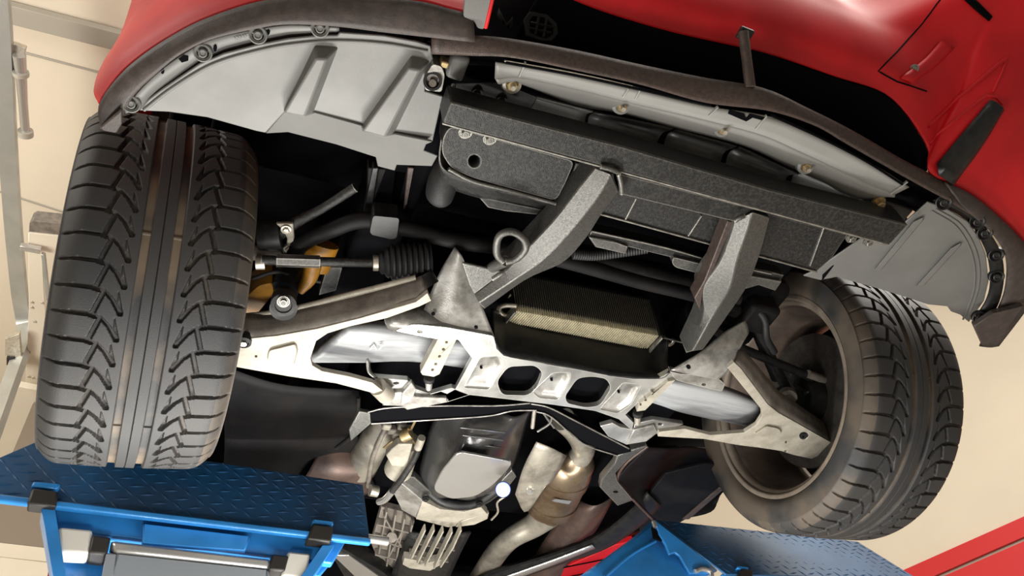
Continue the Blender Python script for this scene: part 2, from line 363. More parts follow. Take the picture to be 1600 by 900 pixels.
RO = L3([(1475, 285, -.085), (1512, 302, -.085), (1550, 331, -.085), (1600, 381, -.085), (1632, 430, -.09), (1606, 478, -.10), (1560, 540, -.12)])
loft('splitter', car, 'lip', [RO, [a.lerp(b, .5) + Vector((0, 0, -.004)) for a, b in zip(RO, RI)], RI], 40, 6, th=.006, label='black lip curling round the right bumper corner')
# lip lower end tabs
plate('lip_end', car, 'lip', [(156, 199), (190, 172), (190, 195), (182, 208), (160, 204)], ('z', -.118), .01)
plate('lip_end', car, 'lip', [(1522, 510), (1552, 490), (1600, 478), (1570, 522), (1556, 540), (1536, 541)], ('z', -.12), .012)
# --- red fascia
def up(row, dy, dz, out=0.0):
    r = []
    for p in row:
        n = Vector((p.x, min(p.y + .35, -.02), 0)).normalized(); r.append(p + n * out + Vector((0, dy, dz)))
    return r
F0 = LO[1:]
loft('front_fascia', car, 'red', [F0, up(F0, 0, .03, .012), up(F0, 0, .10, .015), up(F0, 0, .22, .008), up(F0, .0, .42, .012), up(F0, .02, .6, -.01)], 50, 30, th=.004, smooth=60, label='glossy red left bumper corner')
G0 = L3([(850, -22, .01), (900, 2, .01), (960, 24, .01), (1050, 50, .01), (1130, 68, .01), (1200, 84, .01), (1300, 118, .01), (1390, 151, .0)])
H0 = L3([(1447, 225, -.04), (1450, 264, -.08), (1475, 284, -.08), (1512, 302, -.08), (1550, 330, -.08), (1590, 368, -.08), (1625, 420, -.085), (1640, 470, -.09)])
H1 = L3([(1462, 192, -.01), (1478, 200, -.03), (1500, 208, -.04), (1535, 222, -.045), (1580, 245, -.045), (1625, 285, -.05), (1665, 335, -.05), (1690, 385, -.05)])
H2 = L3([(1482, 145, .03), (1510, 142, .02), (1540, 142, .01), (1575, 148, .0), (1620, 165, .0), (1670, 205, .0), (1710, 255, .0), (1740, 300, .0)])
H3 = L3([(1505, 70, .09), (1540, 62, .085), (1575, 62, .08), (1610, 70, .07), (1655, 85, .06), (1710, 120, .06), (1760, 170, .06), (1790, 220, .06)])
H4 = L3([(1545, -40, .17), (1580, -45, .17), (1620, -45, .16), (1655, -35, .15), (1700, -20, .15), (1760, 20, .15), (1810, 70, .15), (1840, 120, .15)])
GR_ = [G0 + H0, up(G0, -.035, .012) + H1, up(G0, -.06, .045) + H2, up(G0, -.08, .10) + H3, up(G0, -.09, .18) + H4, up(G0, -.07, .40) + up(H4, .05, .22), up(G0, .10, .62) + up(H4, .3, .38)]
FS = loft('front_fascia', car, 'red', GR_, 90, 50, th=.004, smooth=60, label='red nose above the grille opening with road grime, dark strip at its corner')
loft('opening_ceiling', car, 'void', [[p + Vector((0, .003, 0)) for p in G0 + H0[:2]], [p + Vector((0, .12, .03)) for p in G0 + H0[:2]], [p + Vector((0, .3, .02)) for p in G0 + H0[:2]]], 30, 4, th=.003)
from mathutils.bvhtree import BVHTree
FV_ = [v.co + FS.location + W(car) for v in FS.data.vertices]; BT = BVHTree.FromPolygons(FV_, [tuple(p.vertices) for p in FS.data.polygons])
def onf(px, py, off=.003):
    h, nn_, _, _ = BT.ray_cast(CAM, ray(px, py).normalized())
    if h is None: return P(px, py, z=.05)
    if nn_.dot(CAM - h) < 0: nn_ = -nn_
    return h + nn_ * (off + .0022)
def drape_line(name, mt, pts, r, off=0, n=24):
    pp = []
    for k in range(len(pts) - 1):
        for t in range(6): pp.append((pts[k][0] + (pts[k + 1][0] - pts[k][0]) * t / 6, pts[k][1] + (pts[k + 1][1] - pts[k][1]) * t / 6))
    pp.append(pts[-1]); return tube(name, car, mt, [onf(a, b, off) for a, b in pp], r, seg=8)
def drape(name, mt, left, right, th, n=10, k=4, label=None):
    def rs(l):
        q = spl([Vector((a, b, 0)) for a, b in l], n); return q
    a, b = rs(left), rs(right)
    rows = [[onf(*(x.lerp(y, t / k))[:2], .0015 + th * (.2 if t in (0, k) else 1)) for x, y in zip(a, b)] for t in range(k + 1)]
    return loft(name, car, mt, rows, th=.003, smooth=50, label=label)
drape('duct_strip', 'black', [(1450, 268), (1498, 211), (1544, 158)], [(1485, 289), (1530, 228), (1564, 172)], .008, label='black rubber strip in the right bumper corner')
drape_line('strip_rim', 'red', [(1444, 232), (1478, 200), (1540, 150), (1556, 152), (1566, 164), (1550, 200), (1492, 286)], .0032)
drape_line('strip_rim', 'red', [(1436, 208), (1500, 152), (1560, 100), (1572, 92)], .004)
drape_line('strip_rim', 'red', [(1572, 92), (1562, 120), (1550, 145)], .0025)
drape_line('panel_gap', 'void', [(1472, -4), (1440, 38), (1400, 82), (1371, 111), (1400, 127), (1446, 143)], .0014)
drape('bumper_slot', 'void', [(1500, -4), (1522, 16), (1544, 34)], [(1512, -8), (1530, 8), (1549, 27)], .001, k=2)
drape('cover_recess', 'red', [(1404, 122), (1440, 95), (1467, 66)], [(1420, 131), (1458, 105), (1488, 76)], .004, label='raised ridge on the tow cover')
pq = onf(1424, 109, .004); bolt(car, pq, TOCAM(pq), .005, .003, 'castdark')
drape('duct_strip_cap', 'black', [(1444, 262), (1462, 280)], [(1450, 268), (1470, 288)], .006, n=4, k=2)
plate('end_cap', car, 'panel', rpoly([(728, -12), (770, -12), (756, 46), (746, 44), (742, 34), (724, 26)], 4), ('z', -.088), .012, label='grey end cap between the lip and the grille')
plate('fascia_edge', car, 'red', [(770, -14), (776, -14), (762, 46), (756, 46)], ('z', -.09), .01)
# dark inside of the grille opening
GB = [P(690, -30, z=.02), P(700, 40, z=-.05)]
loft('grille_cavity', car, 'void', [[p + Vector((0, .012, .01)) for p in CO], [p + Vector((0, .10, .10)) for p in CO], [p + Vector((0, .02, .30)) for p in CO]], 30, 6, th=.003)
tube('grille_strut', car, 'bronze', [P(1161, 50, z=-.02), P(1167, 95, z=-.055), P(1172, 136, z=-.085)], [.0085, .008, .009], seg=12, label='brownish support rod in the grille opening')
box('strut_foot', car, 'black', P(1164, 53, z=-.015), (.025, .02, .008), .002)
gr = node('mesh_insert', car, P(845, 42, z=-.03), 'D-shaped black mesh inside the grille opening')
GR = pl3((820, 20, -.0), (860, 15, -.0), (850, 62, -.035))
plate('mesh_frame', gr, 'liner', [(818, 30), (828, 18), (855, 22), (870, 36), (872, 52), (862, 64), (846, 64), (822, 55)], GR, .006, holes=[[(828, 31), (833, 25), (853, 28), (864, 39), (865, 51), (857, 58), (846, 58), (828, 50)]], bev=.001)
for a, b in (((842, 26), (836, 54)), ((854, 28), (849, 58)), ((829, 35), (865, 43)), ((828, 44), (862, 52))):
    bar('mesh_rib', gr, 'liner', onp(*a, GR), onp(*b, GR), .003, .004, bev=0)
plate('cavity_fin', car, 'liner', [(776, 25), (800, 52), (802, 26), (792, 38), (780, 12)], ('z', -.05), .004)

# --- left splash panel
A1 = pl3((250, 142, -.092), (650, 66, -.092), (500, 190, -.075))
A2 = pl3((442, 176, -.0755), (620, 208, -.076), (600, 262, -.03))
sp = node('splash_panel', car, P(500, 130, z=-.09), 'light grey plastic splash panel ahead of the left tyre')
up1 = [(217, 173), (232, 156), (250, 142), (275, 125), (312, 100), (350, 84), (400, 71), (450, 61), (500, 56), (527, 56), (531, 51), (600, 56), (650, 65), (673, 72), (675, 85), (678, 96), (665, 124), (664, 143), (692, 151), (676, 222), (617, 210), (601, 214), (567, 205), (566, 197), (491, 176), (476, 182), (444, 176), (415, 208), (400, 205), (325, 184), (262, 175)]
plate('panel_sheet', sp, 'panel', up1, A1, .004, bev=.0015)
lo1 = [(444, 175), (476, 182), (491, 176), (566, 197), (567, 205), (601, 214), (617, 210), (676, 222), (666, 226), (662, 236), (684, 244), (675, 260), (620, 258), (617, 267), (590, 260), (587, 246), (525, 226), (450, 207), (415, 209)]
plate('panel_flange', sp, 'panel', lo1, A2, .004, bev=.0015)
A1o = A1
frustum('rib', sp, 'panel', [(492, 70), (531, 73), (491, 178), (442, 177)], [(493, 92), (511, 93), (476, 183), (444, 176)], A1, .024)
frustum('rib', sp, 'panel', [(644, 86), (674, 95), (617, 211), (563, 200)], [(638, 107), (657, 110), (601, 215), (567, 205)], A1, .024)
ew = [onp(a, b, A1) + TOCAM(onp(a, b, A1)) * .001 for a, b in ((225, 172), (262, 143), (312, 111), (350, 94), (400, 80), (450, 70), (520, 64), (600, 68), (668, 80))]
tube('edge_bead', sp, 'panel', ew, .0028, 40, seg=8)
# screwed flange between lip and panel
FI = L3([(225, 164, -.086), (236, 148, -.086), (262, 128, -.086), (312, 97, -.086), (350, 80, -.086), (400, 67, -.086), (450, 57, -.086), (500, 53, -.086), (530, 50, -.086)])
FOo = L3([(196, 176, -.096), (214, 146, -.096), (252, 109, -.096), (300, 76, -.096), (338, 59, -.096), (398, 46, -.096), (450, 39, -.096), (500, 41, -.096), (530, 43, -.096)])
loft('screw_flange', sp, 'panel', [FOo, FI], 40, 3, th=.004)
def wbolt(par, px, py, z, r=.010, mt='panel'):
    p = P(px, py, z=z); n = (TOCAM(p) + DN).normalized()
    v, f = join(lathe_data(p, n, [(-.006, r * 1.3), (.003, r * 1.25), (.004, r * 1.1), (.001, r * .8)], 20), lathe_data(p, n, [(0, r * .6), (.005, r * .6), (.006, r * .45), (.004, r * .3)], 12, close=True))
    return mk('screw', v, f, mt, par, smooth=30)
for a, b in ((205, 162), (317, 82), (403, 54), (500, 44)): wbolt(sp, a, b, -.098)
plate('clip_hole', sp, 'void', [(279, 92), (287, 86), (294, 89), (294, 95), (284, 98)], ('z', -.0985), .003, bev=0)
for a, b in ((254, 111), (336, 76), (419, 50)): plate('clip_hole', sp, 'void', rhole(a, b, 3, 5, 8), ('z', -.0975), .003, bev=0)

def mark(par, body, size, px, px2, z):
    t = bpy.data.curves.new('m', 'FONT'); t.body = body; t.size = size; t.extrude = .0005
    q = bpy.data.objects.new('m', t); COL.objects.link(q); me_ = bpy.data.meshes.new_from_object(q.evaluated_get(bpy.context.evaluated_depsgraph_get())); bpy.data.objects.remove(q)
    me_.materials.clear(); me_.materials.append(M['panel']); o_ = bpy.data.objects.new('moulded_mark', me_); COL.objects.link(o_); o_.parent = par
    a = P(*px, z=z); ex = (P(*px2, z=z) - a).normalized(); ey = DN.cross(ex); o_.rotation_euler = Matrix((ex, ey, DN)).transposed().to_3x3().to_euler(); o_.location = a - W(par)
mark(sp, '10345203', .0075, (366, 64), (390, 58), -.0985)
mark(sp, '7Q1B', .011, (419, 87), (437, 86), -.0925)

# --- right splash panel
B1 = pl3((1430, 345, -.09), (1530, 400, -.09), (1400, 450, -.06))
sr = node('splash_panel', car, P(1450, 400, z=-.09), 'dark grey plastic splash panel ahead of the right tyre')
plate('panel_sheet', sr, 'panel', [(1450, 316), (1480, 327), (1512, 346), (1530, 372), (1541, 400), (1545, 440), (1538, 470), (1514, 504), (1500, 492), (1486, 487), (1480, 479), (1450, 476), (1420, 466), (1375, 452), (1307, 433), (1282, 438), (1255, 431), (1275, 422), (1296, 407), (1347, 372), (1390, 382), (1407, 354)], B1, .004, bev=.0015)
for q in ([(1367, 421), (1376, 422), (1441, 345), (1443, 339), (1427, 347)], [(1432, 447), (1442, 447), (1500, 384), (1502, 379), (1486, 388)]):
    frustum('rib', sr, 'panel', [(a + (3 if i in (1, 2) else 0), b + 1) for i, (a, b) in enumerate(q)], q, B1, .006, .001)
for off in (0, 7):
    tube('edge_bead', sr, 'panel', [onp(a - off, b + off * .4, B1) for a, b in ((1462, 326), (1500, 350), (1522, 385), (1530, 420), (1527, 455), (1512, 496))], .0022, 30, seg=8)
R1 = L3([(1452, 314, -.088), (1480, 325, -.088), (1512, 345, -.088), (1531, 372, -.088), (1543, 402, -.088), (1547, 440, -.088), (1540, 470, -.088), (1518, 504, -.088)])
R2 = L3([(1474, 309, -.096), (1505, 327, -.096), (1530, 345, -.096), (1552, 372, -.096), (1566, 402, -.096), (1568, 440, -.096), (1558, 478, -.096), (1535, 508, -.096)])
loft('screw_flange', sr, 'black', [R2, R1], 40, 3, th=.004)
for a, b in ((1474, 316), (1526, 346), (1538, 364), (1556, 398), (1557, 432), (1530, 496)): wbolt(sr, a, b, -.098, .012, 'black')

# --- light grey air duct panel behind the middle of the lip
dp = node('air_duct_panel', car, P(1000, 165, z=-.09), 'light grey air duct panel held by brass coloured studs')
D0 = L3([(774, 97, -.094), (820, 104, -.094), (900, 119, -.094), (1000, 141, -.094), (1100, 165, -.094), (1200, 182, -.094), (1270, 208, -.094), (1330, 238, -.094), (1380, 266, -.094), (1420, 292, -.094)])
D1 = L3([(773, 122, -.092), (815, 121, -.092), (900, 138, -.092), (1000, 163, -.092), (1100, 186, -.092), (1190, 210, -.092), (1250, 236, -.092), (1310, 264, -.092), (1360, 288, -.092), (1398, 303, -.092)])
D2 = L3([(780, 130, -.085), (812, 130, -.07), (900, 163, -.06), (975, 177, -.06), (1060, 200, -.06), (1160, 226, -.06), (1225, 256, -.06), (1280, 280, -.06), (1335, 309, -.06), (1392, 306, -.075)])
loft('duct_sheet', dp, 'duct', [D0, D1], 60, 4, th=.003)
loft('duct_slope', dp, 'duct', [D1, [a.lerp(b, .45) + Vector((0, 0, -.006)) for a, b in zip(D1, D2)], D2], 60, 6, th=.003, smooth=60)
loft('duct_lip', dp, 'zinc', [L3([(788, 94, -.099), (900, 114, -.099), (1000, 137, -.099), (1110, 164, -.099)]), L3([(788, 96, -.099), (900, 116, -.099), (1000, 139, -.099), (1110, 166, -.099)])], 30, 2, th=.002)
for a, b, c, d in ((821, 97, 811, 120), (982, 137, 973, 152), (1000, 140, 992, 155), (1122, 166, 1107, 181), (1198, 180, 1180, 202), (1418, 283, 1390, 303)):
    bar('duct_rib', dp, 'duct', P(a, b, z=-.096), P(c, d, z=-.095), .003, .006, .001)
tube('duct_slot', dp, 'void', L3([(790, 97, -.0985), (900, 117, -.0985), (1000, 139, -.0985), (1110, 164, -.0985)]), .0028, 20, seg=6)
tube('duct_slot', dp, 'void', L3([(1205, 180, -.0985), (1280, 214, -.0985), (1350, 250, -.0985), (1410, 288, -.0985)]), .0022, 20, seg=6)
plate('duct_notch', dp, 'void', [(1140, 172), (1163, 178), (1166, 186), (1172, 178), (1196, 184), (1190, 188), (1176, 184), (1166, 190), (1138, 178)], ('z', -.0975), .002, bev=0)
for a, b in ((800, 132), (971, 165), (1129, 201), (1259, 260)):
    p = P(a, b, z=-.082); n = (DN * .8 + TOCAM(p) * .5).normalized()
    st = node('stud', dp, p)
    lathe('washer', st, 'duct' if a > 900 else 'zinc', p, n, [(-.01, .0165), (.001, .0145), (.003, .010), (.0, .006)], 24)
    lathe('nut', st, 'gold', p, n, [(-.002, .008), (.008, .008), (.008, .005)], 6)
    lathe('stud_tip', st, 'zinc', p, n, [(.008, .004), (.02, .0038)], 10)
p = P(1372, 316, z=-.08); bolt(dp, p, DN, .009, .012, 'gold')
box('dark_bracket', dp, 'black', P(1388, 330, z=-.07), (.07, .05, .03), .004)

# --- curved black louvres behind the beam
lv = node('radiator_shroud', car, P(1050, 220, z=-.03), 'black radiator shroud of curved louvres')
Q = [[(837, 151), (927, 174), (912, 201), (824, 172)], [(929, 175), (1053, 200), (1022, 236), (918, 208)], [(1057, 202), (1152, 228), (1122, 264), (1036, 238)], [(1156, 229), (1248, 272), (1224, 294), (1132, 266)], [(1255, 271), (1348, 312), (1328, 322), (1236, 295)]]
for q in Q:
    a = [P(*q[0], z=-.035), P(*q[1], z=-.035)]; b = [P(*q[3], z=-.04), P(*q[2], z=-.04)]
    mid = [x.lerp(y, .5) + Vector((0, 0, .018)) for x, y in zip(a, b)]
    loft('louvre', lv, 'louvre' if q is not Q[0] and q is not Q[4] else 'panel', [a, mid, b], 6, 8, th=.003, smooth=60)
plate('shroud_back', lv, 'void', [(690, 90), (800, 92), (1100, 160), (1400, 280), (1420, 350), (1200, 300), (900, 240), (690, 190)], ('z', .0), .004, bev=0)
plate('mount_block', lv, 'panel', [(704, 86), (737, 92), (722, 131), (696, 122)], ('z', -.06), .04, bev=.006)
tube('shroud_wire', lv, 'zinc', [P(708, 132, z=-.07), P(712, 152, z=-.07), (P(760, 168, z=-.07)), P(808, 186, z=-.07)], .003, 16, seg=8)
plate('shroud_plate', lv, 'black', [(712, 130), (780, 128), (840, 152), (826, 178), (740, 160), (712, 150)], ('z', -.045), .003)
for a, b in ((745, 146), (783, 158)): bolt(lv, P(a, b, z=-.047), DN, .006, .006, 'black')
# towing eye socket at the end of the left splash panel
te = node('tow_socket', car, P(677, 128, z=-.10), 'small cast socket beside the left splash panel')
plate('socket_body', te, 'bright', rpoly([(676, 100), (690, 104), (695, 118), (690, 144), (664, 141), (664, 120)], 5), ('z', -.102), .03, bev=.004)
lathe('socket_bore', te, 'rubber', P(676, 127, z=-.103), TOCAM(P(676, 127, z=-.1)), [(-.01, .014), (.006, .0135), (.006, .010), (-.004, .009)], 24)
lathe('socket_pin', te, 'castdark', P(676, 130, z=-.103), TOCAM(P(676, 127, z=-.1)), [(-.004, .006), (.008, .0055)], 16)
box('socket_clip', te, 'gold', P(694, 97, z=-.09), (.012, .01, .02), .002)

# --- steel tow frame: cross bar, two bent legs, tie bar, hook
tf = node('tow_frame', car, P(1050, 280, z=-.13), 'welded black steel frame bolted under the nose')
def quadbar(name, mt, px, z, hgt, lean=(0, 0, 1), bev=.003):
    return plate(name, tf, mt, px, ('z', z), hgt, bev=bev, lean=lean)
BB = pl3((691, 193, -.135), (1390, 383, -.135), (1419, 351, -.135))
plate('cross_bar', tf, 'steelbar', [(691, 193), (931, 257), (1200, 332), (1390, 383), (1419, 351), (1200, 296), (973, 229), (813, 188), (704, 159)], BB, .05, bev=.0025)
plate('cross_bar_edge', tf, 'bright', [(691, 192), (691, 195), (1389, 385), (1390, 382)], ('z', -.1362), .004, bev=.001)
plate('tie_bar', tf, 'steelbar', [(966, 271), (1180, 327), (1147, 346), (968, 303)], ('z', -.128), .04, bev=.0025)
def leg(name, Lx, Cx, Rx):
    a = L3(Lx); b = L3(Cx); c = L3(Rx); n = 22
    a, b, c = spl(a, n), spl(b, n), spl(c, n)
    d = [x + (x - y) * 0 + Vector((0, 0, .05)) for x, y in zip(a, b)]; e2 = [x + Vector((0, 0, .05)) for x in c]
    rows = [a, b, c, e2, d, a]
    v = []; f = []
    for r in rows[:-1]: v += r
    for j in range(5):
        k, k2 = j * n, ((j + 1) % 5) * n
        for i in range(n - 1): f.append((k + i, k + i + 1, k2 + i + 1, k2 + i))
    f.append(tuple(j * n for j in range(5))); f.append(tuple(j * n + n - 1 for j in range(5)))
    return mk(name, v, f, 'steel', tf, smooth=28, bev=.002)
leg('bent_leg', [(930, 262, -.12), (905, 293, -.12), (867, 342, -.118), (825, 387, -.112), (787, 425, -.105), (741, 460, -.10)],
    [(955, 272, -.138), (933, 310, -.138), (893, 360, -.136), (850, 405, -.13), (806, 436, -.122), (748, 474, -.115)],
    [(967, 300, -.122), (940, 335, -.122), (915, 373, -.12), (880, 410, -.115), (822, 437, -.107), (757, 483, -.10)])
leg('bent_leg', [(1147, 346, -.12), (1138, 375, -.12), (1124, 410, -.118), (1098, 452, -.112), (1098, 494, -.105), (1072, 552, -.09)],
    [(1176, 331, -.137), (1166, 365, -.137), (1152, 405, -.134), (1140, 452, -.13), (1113, 495, -.12), (1083, 548, -.105)],
    [(1203, 340, -.122), (1194, 375, -.122), (1183, 410, -.118), (1166, 450, -.112), (1132, 500, -.105), (1098, 547, -.09)])
plate('leg_flange', tf, 'bronze', [(1137, 345), (1147, 347), (1098, 462), (1094, 486), (1085, 466), (1100, 440)], ('z', -.112), .03)
plate('leg_flange', tf, 'steel', [(722, 411), (787, 425), (741, 460), (733, 445)], ('z', -.108), .006)
for a, b, c, d in ((938, 260, 968, 270), (967, 272, 972, 302), (1148, 345, 1163, 337), (790, 424, 770, 436)):
    tube('weld_bead', tf, 'steel', [P(a, b, z=-.140), P((a + c) / 2 + 1, (b + d) / 2 - 1, z=-.142), P(c, d, z=-.140)], .0045, 8, seg=8)
hk = spl([P(a, b, z=-.145) for a, b in ((786, 408), (777, 398), (776, 382), (780, 369), (790, 363), (803, 363), (817, 372), (822, 384), (818, 394), (806, 405), (790, 409))], 40)
tube('tow_hook', tf, 'steel', hk, .0064, seg=12, label='oval steel towing ring')
tube('hook_stub', tf, 'steel', [P(790, 408, z=-.143), P(776, 414, z=-.125), P(770, 418, z=-.11)], .010, 6)
for a, b in ((727, 206), (765, 216), (1330, 371), (1357, 377)): bolt(tf, P(a, b, z=-.128), DN, .007, .007, 'steel')

# --- housings behind the beam
hs = node('air_box', car, P(790, 250, z=-.08), 'rounded dark plastic air box with a round hole')
hp = rpoly([(695, 198), (900, 255), (885, 290), (871, 317), (800, 298), (739, 281), (702, 268), (688, 250)], 8)
h0 = [onp(a, b, ('z', -.09)) for a, b in [(706, 196), (898, 252), (885, 285), (868, 312), (800, 294), (742, 278), (706, 262), (692, 240), (692, 215)]]
plate('box_floor', hs, 'steelbar', rpoly([(703, 197), (898, 252), (884, 285), (869, 314), (800, 295), (742, 279), (706, 264), (690, 240), (692, 215)], 10), ('z', -.092), .05, holes=[rhole(741, 252, 10, 10.5, 18)], bev=.006, label='housing underside')
bowl('round_hole', hs, 'black', rhole(741, 252, 10, 10.5, 18), ('z', -.092), .03, .8)
tube('box_rim', hs, 'steel', [P(a, b, z=-.094) for a, b in ((701, 264), (739, 283), (800, 299), (868, 318))], .0035, 20, seg=8)
loft('box_side', hs, 'steelbar', [L3([(690, 215, -.085), (687, 250, -.085), (699, 268, -.085), (739, 283, -.085), (800, 299, -.085), (868, 318, -.085)]), L3([(688, 240, -.05), (688, 275, -.05), (702, 292, -.05), (744, 307, -.05), (800, 318, -.04), (862, 330, -.04)])], 24, 5, th=.003)
tube('box_spigot', hs, 'rubber', [P(718, 245, z=-.02), P(700, 268, z=-.03), P(690, 292, z=-.04), P(686, 311, z=-.045), P(684, 318, z=-.045)], [.028, .027, .026, .022, .008], 20, seg=20, label='dark rubber rounded spigot')
plate('box_tab', hs, 'steelbar', [(748, 308), (772, 312), (848, 328), (846, 336), (790, 330), (762, 324)], ('z', -.05), .02)
sh = node('radiator_base', car, P(1100, 380, z=-.07), 'dark ribbed radiator base behind the steel frame')
plate('base_plate', sh, 'steelbar', [(900, 255), (1325, 366), (1300, 404), (1276, 424), (1200, 404), (1120, 383), (944, 336), (880, 320)], ('z', -.075), .012)
tube('base_edge', sh, 'bright', L3([(880, 320, -.077), (944, 336, -.077), (1120, 384, -.077), (1200, 404, -.077), (1276, 425, -.077)]), .0022, 12, seg=8)
for a, b, c, d in ((994, 309, 977, 342), (1096, 336, 1075, 368), (1296, 330, 1265, 415)): bar('base_rib', sh, 'steel', P(a, b, z=-.077), P(c, d, z=-.077), .003, .006, .001)
plate('lower_rail', sh, 'steelbar', [(924, 361), (1040, 387), (1115, 408), (1200, 424), (1225, 430), (1215, 444), (1195, 440), (1112, 419), (1060, 405), (920, 371)], ('z', -.05), .03)
tube('rail_edge', sh, 'bright', L3([(924, 361, -.052), (1040, 387, -.052), (1115, 408, -.052), (1205, 428, -.052)]), .002, 10, seg=8)
plate('rail_foot', sh, 'steel', rpoly([(1052, 402), (1110, 416), (1150, 424), (1145, 440), (1107, 431), (1056, 418), (1050, 412)], 4), ('z', -.058), .02)
plate('rail_foot', sh, 'steel', [(920, 371), (957, 377), (982, 386), (978, 397), (930, 386)], ('z', -.056), .02)
plate('rail_foot', sh, 'steel', [(1165, 430), (1222, 440), (1212, 455), (1185, 446), (1165, 452)], ('z', -.058), .02)
ho = spl(L3([(895, 397, -.03), (930, 399, -.03), (970, 394, -.03), (1010, 388, -.03)]), 60)
tube('corrugated_hose', sh, 'rubber', ho, [.011 if i % 2 else .0092 for i in range(60)], seg=12)
tube('radiator_pipe', sh, 'black', L3([(890, 405, .02), (960, 415, .02), (1060, 440, .02), (1150, 468, .02)]), .02, 12)

# --- oil cooler
oc = node('oil_cooler', car, P(910, 500, z=0), 'finned oil cooler with brassy fins')
c00, c10 = P(806, 486, z=-.02), P(1030, 525, z=-.02); c01, c11 = P(790, 503, z=-.02), P(1011, 546, z=-.02)
hvec = Vector((0, -.012, .10)); FV, FF = [], []
nf = 66
for i in range(nf):
    t = (i + .5) / nf; a = c00.lerp(c10, t); b = c01.lerp(c11, t); w = (c10 - c00) / nf * .20
    v = [a - w, a + w, b + w, b - w]; v += [p + hvec for p in v]; k = len(FV); FV += v
    FF += [tuple(k + j for j in q) for q in ((0, 1, 2, 3), (4, 5, 6, 7), (0, 1, 5, 4), (1, 2, 6, 5), (2, 3, 7, 6), (3, 0, 4, 7))]
o = mk('cooling_fins', FV, FF, 'fin', oc, smooth=0); o['kind'] = 'stuff'
for t in (.25, .5, .75): bar('cooler_tube', oc, 'fin', c00.lerp(c01, .5) + hvec * t, c10.lerp(c11, .5) + hvec * t, .02, .004, .001)
v = [c00 + Vector((0, -.002, .020)), c10 + Vector((0, -.002, .020)), c11 + Vector((0, 0, .020)), c01 + Vector((0, 0, .020))]
mk('cooler_core', v + [p + hvec * .9 for p in v], [(0, 1, 2, 3), (4, 5, 6, 7), (0, 1, 5, 4), (1, 2, 6, 5), (2, 3, 7, 6), (3, 0, 4, 7)], 'black', oc, smooth=0)
ds = []
for i in range(66):
    q = c00.lerp(c10, (i + .5) / 66) + Vector((0, -.0028, .012)); ds.append(box_data(q + hvec * .45, (c10 - c00).normalized(), (0, 1, 0), hvec.normalized(), .0012, .0015, .09))
V, F = join(*ds); o = mk('core_lines', V, F, 'louvre', oc, smooth=0); o['kind'] = 'stuff'
bar('end_plate', oc, 'bright', c01 + Vector((-.004, 0, -.003)), c00 + Vector((-.004, -.004, -.003)), .004, .014, .001)
bar('end_plate', oc, 'bright', c11 + Vector((.004, 0, -.003)), c10 + Vector((.004, -.004, -.003)), .004, .014, .001)
bar('end_plate', oc, 'black', c10 + Vector((.006, 0, -.003)), c10 + hvec + Vector((.006, 0, 0)), .014, .012, .001)
tube('return_bend', oc, 'zinc', L3([(806, 478, -.01), (792, 477, -.01), (781, 480, -.01), (781, 488, -.01), (790, 493, -.012), (798, 492, -.012)]), .0052, 20, seg=10)
tube('return_bend', oc, 'zinc', L3([(1022, 538, -.012), (1036, 539, -.012), (1048, 537, -.012), (1053, 530, -.008)]), .0055, 14, seg=10)
tube('cooler_bracket', oc, 'bright', L3([(1030, 526, -.02), (1078, 538, -.02)]), .002, seg=6)

# --- front crossmember (cradle)
cr = node('crossmember', car, P(860, 600, z=-.11), 'bright pressed steel front crossmember')
CZl = -.107
h1 = rpoly([(776, 596), (794, 573), (836, 571), (848, 582), (840, 604), (826, 618), (784, 617)], 9)
h2 = rpoly([(883, 619), (902, 591), (925, 588), (948, 592), (955, 606), (938, 634), (915, 637), (886, 630)], 9)
t1 = rpoly([(750, 558), (782, 556), (786, 572), (764, 609), (724, 606)], 5)
t2 = rpoly([(864, 582), (892, 582), (890, 596), (872, 625), (842, 622), (832, 612)], 5)
t3 = rpoly([(974, 597), (1002, 602), (986, 632), (966, 646), (936, 640)], 5)
main = [(771, 527), (776, 545), (787, 556), (815, 562), (840, 566), (870, 572), (900, 577), (957, 588), (990, 592), (1028, 592), (1046, 582), (1054, 590), (1040, 600), (1010, 617), (977, 648), (990, 661), (987, 672), (967, 655), (930, 642), (862, 632), (787, 623), (734, 617), (700, 628), (690, 620), (712, 608), (738, 560), (716, 530)]
plate('center_panel', cr, 'cradle', main, ('z', CZl), .012, holes=[h1, h2, t1, t2, t3], bev=.004)
for h in (h1, h2): bowl('lightening_hole', cr, 'void', h, ('z', CZl + .003), .028, .95, floor=True)
for h in (t1, t2, t3): bowl('pressed_recess', cr, 'gusset', h, ('z', CZl + .002), .012, .55)
for a, b in ((752, 575), (862, 594), (967, 613)): plate('small_hole', cr, 'void', rhole(a, b, 2.2, 1.6, 8), ('z', CZl + (.008 if a != 0 else 0)), .004, bev=0)
loft('front_face', cr, 'black', [L3([(771, 527, CZl), (787, 555, CZl), (840, 565, CZl), (900, 576, CZl), (957, 587, CZl), (1028, 591, CZl), (1046, 582, CZl)]), L3([(768, 500, -.06), (790, 518, -.05), (850, 530, -.045), (905, 542, -.045), (960, 555, -.045), (1020, 562, -.045), (1044, 556, -.05)]), L3([(768, 482, -.03), (790, 490, -.0), (850, 495, .03), (905, 500, .03), (960, 510, .03), (1020, 530, .0), (1044, 530, -.02)])], 40, 8, th=.004)
